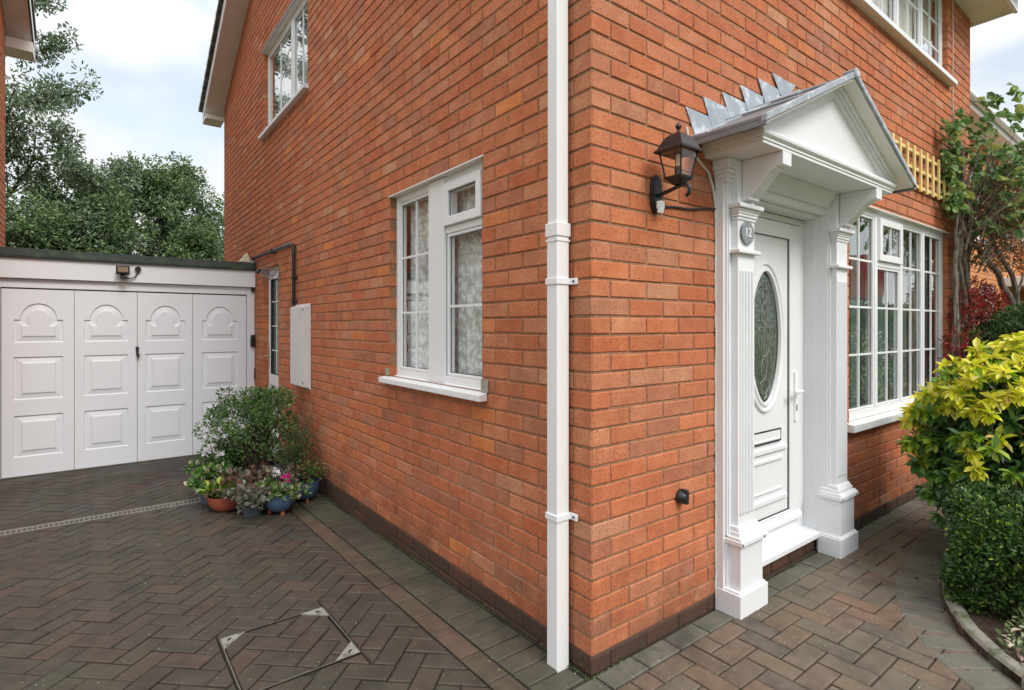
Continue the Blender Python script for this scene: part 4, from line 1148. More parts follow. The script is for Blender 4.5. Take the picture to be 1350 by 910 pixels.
# ------------------------------------------------------------------ meter box, pipes, ornaments on the side wall
mt = thing('meter_box', 'white surface mounted meter box on the side wall', 'meter box', (0, 0, 0))
mb = MBld(TS); mb.box(-4.10, -3.615, .80, 1.588, .001, .012); obj('back_plate', mb, 'meter', mt, bevel=.003)
mb = MBld(TS); mb.extr([(0, 0)] * 0 or [(.815, .012), (.822, .058), (1.56, .058), (1.575, .012)], -4.085, -3.64); obj('cover', mb, 'meter', mt, bevel=.004)
for z in (.86, 1.53):
    mb = MBld(TS); mb.disc(-3.665, z, .010, .010, .058, .062, 12); obj('lock', mb, 'black', mt)
pp = thing('waste_pipe', 'thin black pipe running up from the meter box and along to the garage', 'pipe', (0, 0, 0))
mb = MBld(TS); mb.tube([(-4.07, 1.58, .03), (-4.07, 2.10, .03), (-4.075, 2.15, .03), (-4.10, 2.175, .03), (-4.14, 2.185, .03), (-5.80, 2.215, .03), (-5.86, 2.20, .03), (-5.87, 2.15, .03), (-5.87, 1.80, .03)], .017, 10); obj('tube', mb, 'black', pp, smooth=True)
for (uu, vv, ax) in ((-4.07, 1.85, 0), (-4.9, 2.198, 1), (-4.07, 1.62, 0)):
    mb = MBld(TS)
    if ax: mb.box(uu - .012, uu + .012, vv - .024, vv + .024, .0, .052)
    else: mb.box(uu - .024, uu + .024, vv - .012, vv + .012, .0, .052)
    obj('clip', mb, 'black', pp, bevel=.003)
# decorative hanging bracket by the side door
wo = thing('wall_bracket', 'dark wrought iron scroll bracket beside the top of the side door', 'bracket', (0, 0, 0))
mb = MBld(TS)
mb.tube([(-4.72, 1.84, .0), (-4.72, 2.02, .0)], .006, 6); mb.tube([(-4.72, 1.98, .0), (-4.70, 1.99, .1), (-4.70, 1.98, .17)], .006, 6)
for i in range(9):
    a = i * .7; c = (-4.70 + .05 * math.cos(a * 2.3) * .6, 1.93 + .035 * math.sin(a * 1.7), .04 + .016 * i); r = .02 + .006 * (i % 3)
    mb.tube([(c[0], c[1] + r * math.cos(t), c[2] + r * math.sin(t)) for t in np.linspace(0, 5.6, 12)], .0045, 5)
obj('scroll', mb, 'lead_dark', wo, smooth=True)
mb = MBld(TS); mb.tube([(-5.46, 2.03, 0), (-5.46, 2.03, .05)], .02, 12); mb.tube([(-5.46, 2.03, .05), (-5.42, 2.025, .07), (-5.36, 2.0, .07)], .016, 10)
tag(obj('door_hook', mb, 'black', smooth=True), 'small black hook at the top left of the side door', 'hook')
# round black vent on the front wall
vt = MBld(TF)
vt.lathe([(.0, .045), (.015, .042), (.026, .03), (.033, .012), (.034, .0), (.0, .0)], (.563, .604, 0), 14)
vt.box(.553, .573, .575, .64, .01, .045)
tag(obj('wall_vent', vt, 'blackplastic', bevel=.003, smooth=True), 'small round black outlet cover low on the front wall', 'vent')
# cable from lamp
cb = MBld(TF); pts = []
for i in range(14): t = i / 13; pts.append((.42 + t * .42, 1.905 + t * .045 + .004 * math.sin(t * 9), .006))
cb.tube(pts, .0055, 6); tag(obj('lamp_cable', cb, 'black', smooth=True), 'thin black cable from the wall lantern to the porch', 'cable')
cb = MBld(TF); cb.tube([(.61, 2.30, .004), (.62, 2.25, .006), (.66, 2.19, .006), (.72, 2.15, .006), (.78, 2.12, .006), (.815, 2.06, .006), (.838, 1.98, .006), (.84, 1.9, .006)], .006, 6)
tag(obj('porch_cable', cb, 'cable_white', smooth=True), 'white cable curving from under the porch roof to its edge', 'cable')
cb = MBld(TF); cb.tube([(4.63, 4.4, .006), (4.63, 3.3, .006), (4.66, 2.9, .006), (4.70, 2.8, .006)], .004, 6)
tag(obj('wall_cable', cb, 'cable_white', smooth=True), 'thin pale cable down the wall right of the upstairs window', 'cable')

# wall lantern ---------------------------------------------------------------
ln = thing('wall_lantern', 'black coach lantern on the front wall left of the porch', 'lantern', (.385, 0, 1.9))
mb = MBld(lambda u, v, d: (u, -d, v)); prof = []
for i in range(25):
    a = 2 * math.pi * i / 24; s = math.sin(a); wz = .042 if abs(s) > .75 else .036
    prof.append((.040 * math.cos(a) * (1 - .12 * math.cos(2 * a) * 0), .062 + .088 * s if s > 0 else .062 + .088 * s))
prof = [(.036 * math.cos(a) * (1.0 if abs(math.sin(a)) < .3 else 1.08), .055 + .085 * math.sin(a)) for a in np.linspace(0, 2 * math.pi, 25)[:-1]]
mb.prism([(p[0], p[1] - .0) for p in prof], .001, .016); mb.prism([(p[0] * .8, .055 + (p[1] - .055) * .88) for p in prof], .016, .022)
obj('back_plate', mb, 'black', ln, bevel=.003)
mb = MBld(); mb.tube([(0, -.02, .048), (0, -.07, .056), (0, -.12, .066), (0, -.15, .072), (0, -.172, .068), (0, -.182, .05), (0, -.178, .03), (0, -.163, .02)], [.009, .0085, .008, .008, .008, .0085, .009, .007], 10)
obj('arm', mb, 'black', ln, smooth=True)
LC = (0, -.125)
def sqring(mb, r0, z0, r1, z1):
    b = len(mb.v)
    for r, z in ((r0, z0), (r1, z1)):
        for sx, sy in ((-1, -1), (1, -1), (1, 1), (-1, 1)): mb.v.append((LC[0] + sx * r, LC[1] + sy * r, z))
    for j in range(4): mb.f.append((b + j, b + (j + 1) % 4, b + 4 + (j + 1) % 4, b + 4 + j)); mb.mi.append(0)
mb = MBld()
for r0, z0, r1, z1 in ((.0, .074, .018, .074), (.018, .074, .022, .084), (.022, .084, .042, .098), (.042, .098, .044, .106), (.044, .106, .0, .106)): sqring(mb, r0, z0, r1, z1)
obj('base', mb, 'black', ln)
for sx, sy in ((-1, -1), (1, -1), (1, 1), (-1, 1)):
    mb = MBld(); mb.tube([(sx * .038, LC[1] + sy * .038, .104), (sx * .057, LC[1] + sy * .057, .218)], .0038, 6); obj('frame_bar', mb, 'black', ln)
0 and obj('frame_bar', mb, 'black', ln)
mb = MBld(); sqring(mb, .037, .106, .055, .216); obj('glass', mb, 'glass_clear', ln)
mb = MBld()
for r0, z0, r1, z1 in ((.0, .226, .058, .216), (.058, .216, .072, .208), (.072, .208, .073, .214), (.073, .214, .062, .226), (.062, .226, .050, .252), (.050, .252, .036, .275), (.036, .275, .017, .29), (.017, .29, .0, .292)): sqring(mb, r0, z0, r1, z1)
obj('lantern_roof', mb, 'black', ln)
mb = MBld(); mb.lathe([(0, .29), (.008, .29), (.006, .30), (.006, .306), (.012, .313), (.013, .32), (.008, .328), (.0, .331)], (0, LC[1], 0), 12); obj('finial', mb, 'black', ln, smooth=True)
mb = MBld(); mb.tube([(0, LC[1], .106), (0, LC[1], .15)], .016, 12); bh = obj('bulb_holder', mb, 'black', ln)
mb = MBld(); mb.tube([(0, LC[1], .15), (0, LC[1], .20)], [.012, .010], 12); obj('bulb', mb, 'beige', ln, smooth=True)
mb = MBld(); mb.box(-.014, .014, -.045, -.02, -.012, .022); mb.tube([(0, -.03, -.03), (0, -.035, -.008)], .014, 12); obj('sensor', mb, 'whiteplastic', ln, bevel=.003)

# number plaque ---------------------------------------------------------------
pq = thing('number_plaque', 'round grey house number plaque reading 12 on the left pilaster', 'house number', (.965, -.099, 1.836))
mb = MBld(lambda u, v, d: (u, -d, v)); mb.disc(0, 0, .056, .056, -.0, .006, 40); obj('disc', mb, 'greydisc', pq, bevel=.0015)
def text(body, size, mat, parent, T, name='numerals', ext=.0012):
    cu = bpy.data.curves.new(name, 'FONT'); cu.body = body; cu.size = size; cu.align_x = 'CENTER'; cu.align_y = 'CENTER'; cu.extrude = ext
    o = bpy.data.objects.new(name, cu); COL.objects.link(o); dg = bpy.context.evaluated_depsgraph_get(); me = bpy.data.meshes.new_from_object(o.evaluated_get(dg))
    bpy.data.objects.remove(o); me.name = name; me.materials.clear(); me.materials.append(MB[mat])
    for vtx in me.vertices: vtx.co = T(*vtx.co)
    return link(name, me, parent)
text('12', .062, 'whiteplastic', pq, lambda x, y, z: (x, -.007 - z, y))

# trellis ---------------------------------------------------------------
tr_ = thing('trellis', 'pale yellow wooden trellis strip on the wall above the big window', 'trellis')
a = 2.9; i = 0
while a < 4.80: mb = MBld(TF); mb.box(a, a + .032, 2.46, 2.80, .028, .042); obj('slat', mb, 'wood_yellow', tr_, bevel=.001); a += .15
for z in (2.485, 2.62, 2.75): mb = MBld(TF); mb.box(2.88, 4.82, z, z + .024, .012, .028); obj('rail', mb, 'wood_yellow', tr_, bevel=.001)


# ------------------------------------------------------------------ neighbouring houses
rh = thing('neighbour_house', 'orange brick house beyond the right end of the nearest house', 'house')
NY = 1.15; TN = lambda u, v, d: (u, NY - d, v)
NW = [(10.2, 11.0, 2.9, 4.45), (12.8, 13.25, 3.2, 3.95), (10.95, 12.0, .35, 2.15), (14.2, 15.6, 3.2, 4.4)]
brick_wall(TN, 8.0, 17.5, -.02, 4.8, NW, 'wall', rh, mats=('brick_orange', 'brick_orange'), dark=False, seed=8)
mb = MBld(); mb.quad([(8.0, 1.15, 0), (8.0, 8.4, 0), (8.0, 8.4, 4.8), (8.0, 1.15, 4.8)]); mb.quad([(8.0, 1.15, 4.8), (8.0, 8.4, 4.8), (8.0, 4.8, 6.3)]); obj('gable_wall', mb, 'brick_orange', rh)
mb = MBld(TN); mb.box(14.0, 17.4, -.02, 3.1, .0, .9); obj('bay', mb, 'brick_orange', rh)
mb = MBld(TN); mb.box(7.7, 17.6, 4.66, 4.68, -.2, .34); obj('soffit', mb, 'soffit', rh)
mb = MBld(TN); mb.box(7.7, 17.6, 4.64, 4.78, .341, .36); obj('fascia_board', mb, 'fascia', rh)
mb = MBld(); mb.tube([(7.7, .74, 4.76), (17.6, .74, 4.76)], .05, 10); obj('gutter', mb, 'upvc', rh, smooth=True)
mb = MBld(); ze = 4.80
for sg in (1, -1):
    yb = 4.8 - sg * 4.0
    mb.quad([(7.7, yb, ze), (17.7, yb, ze), (17.7, 4.8, ze + 1.6), (7.7, 4.8, ze + 1.6)])
obj('roof', mb, 'tile', rh)
for r in NW:
    mb = MBld(TN); u0, u1, v0, v1 = r; ring(mb, u0, u1, v0, v1, .06, -.1, -.04)
    n = max(1, round((u1 - u0) / .5))
    for q in range(1, n): x = u0 + (u1 - u0) * q / n; mb.box(x - .03, x + .03, v0 + .06, v1 - .06, -.1, -.041)
    mb.box(u0 - .05, u1 + .05, v0 - .05, v0 - .002, -.03, .05)
    for z in np.arange(v0 + .4, v1 - .1, .4): mb.box(u0 + .06, u1 - .06, z - .01, z + .01, -.075, -.055)
    wo_ = obj('window', mb, 'upvc', rh); mb = MBld(TN); mb.quad([(u0, v0, -.07), (u1, v0, -.07), (u1, v1, -.07), (u0, v1, -.07)]); obj('pane', mb, 'glass', wo_)
    mb = MBld(TN); mb.quad([(u0, v0, -.3), (u1, v0, -.3), (u1, v1, -.3), (u0, v1, -.3)]); obj('curtain', mb, 'net', wo_)
mb = MBld(TN); mb.box(12.5, 16.4, 2.16, 2.34, 0.9, 1.75); mb.box(12.45, 16.45, 2.34, 2.38, 0.9, 1.8); mb.box(12.5, 14.0, 2.16, 2.34, 0, .9); por = obj('porch_roof', mb, 'upvc', rh, bevel=.01)
mb = MBld(TN)
for x in (12.6, 13.1, 13.8, 14.6, 15.4, 16.2): mb.box(x, x + .1, 0, 2.16, 1.58, 1.68)
for z in (.6, 1.85): mb.box(12.7, 16.2, z, z + .07, 1.6, 1.66)
mb.box(12.7, 16.2, 0, .6, 1.6, 1.65)
pfr = obj('porch_frame', mb, 'upvc', rh)
mb = MBld(TN); mb.quad([(12.65, .5, 1.62), (16.2, .5, 1.62), (16.2, 2.16, 1.62), (12.65, 2.16, 1.62)]); obj('pane', mb, 'glass', pfr)
mb = MBld(TN); mb.quad([(12.65, .5, 1.5), (16.2, .5, 1.5), (16.2, 2.16, 1.5), (12.65, 2.16, 1.5)]); obj('curtain', mb, 'net', pfr)

lh_ = thing('left_neighbour_house', 'brick house corner at the left edge above the garage roof', 'house')
lh_.name = 'neighbour_house'
LXp = -2.45; TL = lambda u, v, d: (LXp + d, u, v)
brick_wall(TL, 4.4, 7.98, -.2, 6.6, [], 'wall', lh_, dark=False, seed=5, top=lambda u: 5.08 + min(u - 4.2, 8.2 - u) * .475 + .1, mats=('brick', 'brick_dark'))
mb = MBld(); mb.quad([(LXp, 7.98, -.2), (-8, 7.98, -.2), (-8, 7.98, 5.15), (LXp, 7.98, 5.15)]); mb.quad([(LXp - .02, 4.4, -.2), (-8, 4.4, -.2), (-8, 4.4, 5.15), (LXp - .02, 4.4, 5.15)]); obj('rear_wall', mb, 'brick', lh_)
mb = MBld(); zr2 = 4.62 + 2.0 * .475 + .68
def rz2(y): return zr2 - abs(y - 6.2) * .475
XE = LXp + .26
for sg in (1, -1):
    ye = 6.2 + sg * 2.16
    mb.quad([(-8, 6.2, zr2), (XE + .02, 6.2, zr2), (XE + .02, ye, rz2(ye)), (-8, ye, rz2(ye))]); mb.quad([(XE + .02, 6.2, zr2), (XE + .02, ye, rz2(ye)), (XE + .02, ye, rz2(ye) - .07), (XE + .02, 6.2, zr2 - .07)])
r2 = obj('roof', mb, 'tile', lh_)
mb = MBld()
for sg in (1, -1):
    ye = 6.2 + sg * 2.1; P4 = [(XE, 6.2, zr2 - .06), (XE, ye, rz2(ye) - .06), (XE, ye, rz2(ye) - .24), (XE, 6.2, zr2 - .24)]
    mb.quad(P4); mb.quad([(p[0] - .02, p[1], p[2]) for p in P4])
mb.box(LXp - .3, XE - .001, 8.29, 8.31, rz2(8.3) - .34, rz2(8.3) - .05)
obj('barge_board', mb, 'fascia', r2)
mb = MBld()
for sg in (1, -1):
    ye = 6.2 + sg * 2.08; mb.quad([(XE - .02, 6.2, zr2 - .22), (XE - .02, ye, rz2(ye) - .22), (LXp - .02, ye, rz2(ye) - .22), (LXp - .02, 6.2, zr2 - .22)])
mb.box(LXp - .3, XE - .002, 7.99, 8.288, rz2(8.3) - .33, rz2(8.3) - .2)
obj('soffit', mb, 'soffit', r2)
mb = MBld(); mb.tube([(-8, 8.37, rz2(8.3) - .12), (XE + .03, 8.37, rz2(8.3) - .12)], .055, 10); obj('gutter', mb, 'upvc', r2, smooth=True)

# opposite side of the road: what the panes mirror
oh = thing('opposite_house', 'pale rendered house across the road, only mirrored in the panes', 'house')
mb = MBld(); mb.box(-6, 16, -19, -13, 0, 4.6); obj('wall', mb, 'soffit', oh)
mb = MBld(); mb.prism([(0, 0)] * 3, 0, 0) if False else None
for sg in (1, -1):
    mb.quad([(-6.3, -16 + sg * 3.4, 4.5), (16.3, -16 + sg * 3.4, 4.5), (16.3, -16, 6.8), (-6.3, -16, 6.8)])
obj('roof', mb, 'tile', oh)
mb = MBld()
for x in (-4, -1, 2, 5, 8, 11, 13.5):
    for z in (.9, 3.0): mb.box(x, x + 1.5, -13.0, -12.97, z, z + 1.2)
obj('window', mb, 'dark_void', oh)

# ------------------------------------------------------------------ vegetation
def clump_cloud(centers, radii, n_per, L, W, mats, up=0.2, shell=.55, flat=1.0, prob=None, leafup=None):
    """leaf blades around clump centres"""
    centers = np.asarray(centers); sets = []
    k = RNG.integers(0, len(centers), size=n_per * len(centers)); n = len(k)
    d = rdir(n); r = radii[k] * (shell + (1 - shell) * RNG.random(n)) * RNG.random(n) ** .15
    P = centers[k] + d * r[:, None] * np.array([1, 1, flat]); D = d + RNG.normal(size=(n, 3)) * .6; D[:, 2] += up
    LL = L * RNG.uniform(.6, 1.25, n); pick = RNG.random(n); acc = 0
    for mt, pr in mats:
        s = (pick >= acc) & (pick < acc + pr); acc += pr
        if s.any():
            V, F = leaves(P[s], D[s], LL[s], LL[s] * W, up=leafup); sets.append((V, F, mt))
    return sets

def branch_tree(base, top, r0, n_br, spread, mb, rnd, tips, sub=4, gap=.35):
    base, top = Vector(base), Vector(top); pts = []; n = 9
    off = Vector((0, 0, 0))
    for i in range(n + 1):
        t = i / n; off += Vector((rnd.uniform(-1, 1), rnd.uniform(-1, 1), 0)) * (.05 * (top - base).length / n * 2); pts.append(base.lerp(top, t) + off)
    mb.tube(pts, [r0 * (1 - .8 * i / n) for i in range(n + 1)], 8)
    H = (top - base).length
    for i in range(n_br):
        t = gap + (1 - gap) * (i + rnd.random()) / n_br; p = pts[min(n, int(t * n))]
        a = i * 2.4 + rnd.uniform(-.5, .5); L = spread * (1.15 - .6 * t) * rnd.uniform(.7, 1.15)
        d = Vector((math.cos(a), math.sin(a), rnd.uniform(.15, .75))).normalized(); q = [p.copy()]; cur = p.copy()
        for s in range(6):
            d = (d + Vector((rnd.uniform(-.25, .25), rnd.uniform(-.25, .25), rnd.uniform(-.1, .2)))).normalized(); cur = cur + d * L / 6; q.append(cur.copy())
            if s >= 2:
                for _ in range(sub // 2):
                    e = (d + Vector((rnd.uniform(-1, 1), rnd.uniform(-1, 1), rnd.uniform(-.4, .7)))).normalized(); m1 = cur + e * L * .14; m2 = m1 + e * L * .13 + Vector((0, 0, rnd.uniform(-.05, .12) * L))
                    mb.tube([cur, m1, m2], [r0 * .12, r0 * .08, r0 * .03], 4, cap=False); tips.append(tuple(m2)); tips.append(tuple(m1))
        mb.tube(q, [r0 * .38 * (1 - .85 * s / 6) + .004 for s in range(7)], 5); tips.append(tuple(q[-1]))

def tree(name, label, base, H, spread, r0, crown_from, n_br, L, W, n_per, rad, mats, group=None, seed=1, extra=None, lean=(0, 0), sub=4):
    rnd = random.Random(seed); t = thing(name, label, 'tree', base, group); mb = MBld(); tips = []
    branch_tree((0, 0, 0), (lean[0], lean[1], H), r0, n_br, spread, mb, rnd, tips, sub=sub, gap=crown_from)
    if extra:
        for (c, r, n) in extra:
            for _ in range(n):
                d = rdir(1)[0]; tips.append(tuple(np.array(c) + d * r * random.random() ** .4))
    obj('trunk', mb, 'dbark', t); C = np.array(tips); R = rad * RNG.uniform(.6, 1.3, len(C))
    leaf_obj('crown', clump_cloud(C, R, n_per, L, W, mats, up=-.1), t); return t

# tall grey-green tree at far left, branching tree in the middle, big evergreen on the right
tree('broadleaf_tree', 'tall grey-green tree rising out of the top left corner', (-4.0, 17.5, -.2), 12.5, 2.5, .24, .2, 34, .105, .42, 62, .36, [('lf_gum', .75), ('lf_holly', .25)], 'trees behind the garage', 3, sub=4)
tree('broadleaf_tree', 'open branched tree with grey-green leaves right of the tall tree', (-2.7, 16.6, -.2), 6.0, 2.1, .16, .25, 22, .095, .42, 64, .30, [('lf_gum', .7), ('lf_holly', .3)], 'trees behind the garage', 5, lean=(1.0, .3))
ex = []
for i in range(60):
    a = random.uniform(0, 2 * math.pi); ph = random.uniform(-.2, 1.4)
    ex.append(((2.3 * math.cos(a) * math.cos(ph), 2.0 * math.sin(a) * math.cos(ph), 3.4 + 2.35 * math.sin(ph)), .42, 3))
tree('evergreen_tree', 'dense rounded evergreen tree beside the house wall', (-.2, 17.2, -.2), 5.3, 2.2, .2, .2, 24, .095, .45, 100, .34, [('lf_holly', .92), ('lf_gum', .08)], 'trees behind the garage', 7, extra=ex, sub=4)
ex = []
for i in range(50):
    a = random.uniform(0, 2 * math.pi); ph = random.uniform(-.2, 1.3)
    ex.append(((2.0 * math.cos(a) * math.cos(ph), 1.6 * math.sin(a) * math.cos(ph), 2.6 + 1.9 * math.sin(ph)), .4, 3))
tree('evergreen_tree', 'lower dark evergreen mass left of the rounded tree', (-3.2, 15.8, -.2), 4.0, 2.0, .16, .2, 18, .095, .45, 80, .34, [('lf_holly', .9), ('lf_gum', .1)], 'trees behind the garage', 9, extra=ex)
ex = [((1.6 * math.cos(i), .9 * math.sin(i * 1.7), 1.9 + .8 * math.sin(i * 2.3)), .4, 3) for i in range(26)]
tree('evergreen_tree', 'bright green bush tree touching the house wall above the garage roof', (1.1, 15.2, -.2), 3.9, 1.6, .12, .2, 16, .085, .45, 70, .30, [('lf_hedge', .6), ('lf_holly', .4)], 'trees behind the garage', 12, extra=ex)
# bare brown twiggy bush above the garage roof
tb_ = thing('bare_bush', 'bare brown twiggy bush just above the garage roof', 'bush', (-1.0, 12.6, -.2)); mb = MBld(); rnd = random.Random(4)
for i in range(150):
    a = rnd.uniform(0, 6.28); r = rnd.uniform(0, .7); p = Vector((1.0 * r * math.cos(a), .5 * r * math.sin(a), 1.6)); d = Vector((.5 * math.cos(a), .3 * math.sin(a), 1)).normalized(); q = [p]
    for s in range(4): d = (d + Vector((rnd.uniform(-.3, .3), rnd.uniform(-.3, .3), rnd.uniform(-.1, .2)))).normalized(); q.append(q[-1] + d * rnd.uniform(.22, .42))
    mb.tube(q, [.012, .009, .007, .005, .003], 4, cap=False)
mb.tube([(0, 0, 0), (0, 0, .9), (.05, 0, 1.8)], [.08, .06, .04], 8)
obj('twigs', mb, 'dbark', tb_)

# boundary hedge beyond the house
def hedge(name, label, x0, x1, y0, y1, z0, z1, n, L, mats, base=True, W=.45, rough=.05):
    t = thing(name, label, 'hedge', ((x0 + x1) / 2, (y0 + y1) / 2, 0)); cx, cy = (x0 + x1) / 2, (y0 + y1) / 2
    P = RNG.random((n, 3)); face = RNG.random(n); P[:, 0] = x0 + (x1 - x0) * P[:, 0]; P[:, 1] = y0 + (y1 - y0) * P[:, 1]; P[:, 2] = z0 + (z1 - z0) * P[:, 2]
    nrm = RNG.normal(size=(n, 3)) * .6; e = np.abs(RNG.normal(size=n)) * rough
    for i, (lo, hi, ax, v, s) in enumerate(((0, .32, 2, z1, 1), (.32, .50, 0, x0, -1), (.50, .62, 0, x1, 1), (.62, .84, 1, y0, -1), (.84, .94, 1, y1, 1))):
        m_ = (face >= lo) & (face < hi); P[m_, ax] = v - s * e[m_]; nrm[m_, ax] += s * 1.0
    # rounded corners + lumps
    hw = np.array([(x1 - x0) / 2, (y1 - y0) / 2, (z1 - z0)]); Q = (P - np.array([cx, cy, z0])) / hw
    rr = np.maximum(1, (np.abs(Q[:, 0]) ** 5 + np.abs(Q[:, 1]) ** 5 + np.clip(Q[:, 2], 0, 1) ** 5) ** .2); P = (P - np.array([cx, cy, z0])) / rr[:, None] + np.array([cx, cy, z0])
    P[:, 2] += .03 * np.sin(P[:, 0] * 7) + .03 * np.sin(P[:, 1] * 9 + 1); P[:, 0] += .03 * np.sin(P[:, 2] * 11 + P[:, 1] * 6) + .012 * np.sin(P[:, 2] * 31 + P[:, 1] * 27); P[:, 1] += .03 * np.sin(P[:, 2] * 9 + P[:, 0] * 8) + .012 * np.sin(P[:, 2] * 29 + P[:, 0] * 33); P[:, 2] += .012 * np.sin(P[:, 0] * 37) * np.sin(P[:, 1] * 33)
    P -= np.array([cx, cy, 0]); LL = L * RNG.uniform(.6, 1.3, n); pick = RNG.random(n); acc = 0; sets = []
    for mt, pr in mats:
        s = (pick >= acc) & (pick < acc + pr); acc += pr; V, F = leaves(P[s], nrm[s], LL[s], LL[s] * W); sets.append((V, F, mt))
    leaf_obj('foliage', sets, t); mb = MBld(); rnd = random.Random(3)
    for i in range(14):
        bx, by = rnd.uniform(x0 + .1, x1 - .1) - cx, rnd.uniform(y0 + .1, y1 - .1) - cy
        mb.tube([(bx, by, 0), (bx + rnd.uniform(-.1, .1), by + rnd.uniform(-.1, .1), (z1 + z0) / 2), (bx + rnd.uniform(-.2, .2), by, z1 - .1)], [.018, .012, .005], 5)
    obj('stem', mb, 'dbark', t); return t
hedge('hedge', 'tall green boundary hedge beyond the end of the house', 4.42, 6.4, -1.6, -.10, .1, 1.56, 30000, .045, [('lf_hedge', .8), ('lf_box', .2)], rough=.07)
hedge('hedge', 'low dark clipped hedge in the front bed beside the kerb', 1.66, 2.75, -1.75, -.66, .04, .56, 52000, .027, [('lf_box', .95), ('lf_lime', .05)], W=.5, rough=.085)
hedge('hedge', 'long hedge along the far side of the front garden', -3, 9, -7.4, -6.6, .0, 1.6, 26000, .08, [('lf_hedge', .7), ('lf_lime', .3)], rough=.08)

# golden shrub: whorls of leaflets on leafy stems
gs = thing('golden_shrub', 'yellow and green leafy shrub under the large window', 'shrub', (2.66, -.86, 0))
mb = MBld(); rnd = random.Random(21); wh = []
for i in range(620):
    a = rnd.uniform(0, 2 * math.pi); ph = math.asin(rnd.uniform(-.62, 1)); rr = rnd.uniform(.82, 1.03) * (1 + .08 * math.sin(3 * a) + .06 * math.sin(5 * ph + a))
    if rnd.random() < .3: rr *= rnd.uniform(.55, .9)
    ch = math.cos(ph) if ph > 0 else math.cos(ph) ** .35
    p = Vector((.60 * rr * math.cos(a) * ch, .58 * rr * math.sin(a) * ch, .80 + (.50 if ph > 0 else .85) * rr * math.sin(ph)))
    wh.append((p, rr, ph))
    if i % 2 == 0:
        b = Vector((rnd.uniform(-.08, .08), rnd.uniform(-.08, .08), .05)); mid = b.lerp(p, .5) + Vector((0, 0, .06)); mb.tube([b, mid, p], [.011, .007, .004], 5, cap=False)
obj('stem', mb, 'dbark', gs)
sets = {k: ([], [], []) for k in ('lf_yellow', 'lf_lime', 'lf_dark')}
for p, rr, ph in wh:
    out = Vector((p.x, p.y, (p.z - .75) * 1.1)).normalized(); outer = rr > .8
    hi = (p.z - .55) / .7 + rnd.uniform(-.26, .26) + .16 * math.sin(p.x * 9 + p.y * 7)
    mt = 'lf_yellow' if (outer and hi > .45) else 'lf_lime' if (outer and hi > .16) else 'lf_dark'
    nl = rnd.randint(9, 14)
    for layer in range(2):
        for j in range(nl // 2 + 2):
            an = 2 * math.pi * j / (nl // 2 + 2) + rnd.uniform(-.3, .3); s1 = out.orthogonal().normalized(); s2 = out.cross(s1)
            d = (s1 * math.cos(an) + s2 * math.sin(an)) * (1.0 - .35 * layer) + out * (.15 + .55 * layer) + Vector((0, 0, -.25))
            m2 = mt
            if layer == 0 and mt == 'lf_yellow' and rnd.random() < .45: m2 = 'lf_lime'
            if layer == 0 and mt == 'lf_lime' and rnd.random() < .5: m2 = 'lf_dark'
            S3 = sets[m2]; S3[0].append(tuple(p - out * .02)); S3[1].append(tuple(d)); S3[2].append(rnd.uniform(.045, .085))
sl3 = []
for mt, (P, D, L) in sets.items():
    L = np.array(L); V, F = leaves(P, D, L, L * .46, up=np.array([0, 0, 1.2]), fold=.18, droop=.28); sl3.append((V, F, mt))
n = 8000; d = rdir(n); P = np.array([0, 0, .62]) + d * np.array([.55, .53, .58]) * RNG.uniform(.35, .92, n)[:, None]; P[:, 2] = np.maximum(P[:, 2], .06); L = RNG.uniform(.05, .09, n)
V, F = leaves(P, d + RNG.normal(size=(n, 3)) * .7, L, L * .42); sl3.append((V, F, 'lf_dark'))
leaf_obj('foliage', sl3, gs)

# low variegated ground cover in the bed
n = 900; P = np.stack([RNG.uniform(1.28, 1.75, n), RNG.uniform(-1.75, -.95, n), RNG.uniform(.03, .10, n)], 1)
P = P[[kerb_y(p[0]) - .09 > p[1] for p in P]]
D = rdir(len(P), .5); L = RNG.uniform(.02, .042, len(P)); V, F = leaves(P, D, L, L * .6, up=np.array([0, 0, 1.]))
tag(leaf_obj('ground_cover', [(V, F, 'lf_variegated')]), 'pale variegated ground cover between the low hedge and the kerb', 'ground cover', kind='stuff')
# fallen leaves / litter in the joints
n = 900; X = RNG.uniform(-2.2, 2.2, n); Y = np.where(X > 0, RNG.uniform(-1.0, -.05, n), RNG.uniform(.0, 3.4, n)); P = np.stack([X, Y, np.array([zg(y) for y in Y]) + .003], 1)
D = rdir(n); D[:, 2] *= .1; L = RNG.uniform(.003, .009, n); V, F = leaves(P, D, L, L * .6, up=np.array([0, 0, 3.]))
tag(leaf_obj('leaf_litter', [(V, F, 'lf_variegated')]), 'tiny pale bits of leaf litter scattered on the block paving', 'leaf litter', kind='stuff')

# moss tufts along the wall base and joints
n = 5000; t = RNG.random(n)
side = RNG.random(n) < .35
X = np.where(side, -.012 - np.abs(RNG.normal(size=n)) * .006, t * 5.0); Y = np.where(side, t * 5.6, -.006 - np.abs(RNG.normal(size=n)) * .006)
keep = (np.sin(t * 60) + np.sin(t * 23 + 1) + RNG.normal(size=n) * .4) > .5; X, Y = X[keep], Y[keep]
P = np.stack([X, Y, np.array([zg(y) for y in Y]) - .004], 1); D = rdir(len(P), 1.2); L = RNG.uniform(.004, .011, len(P)); V, F = leaves(P, D, L, L * .5)
tag(leaf_obj('moss', [(V, F, 'lf_fern')]), 'thin moss growing along the foot of the brick walls', 'moss', kind='stuff')

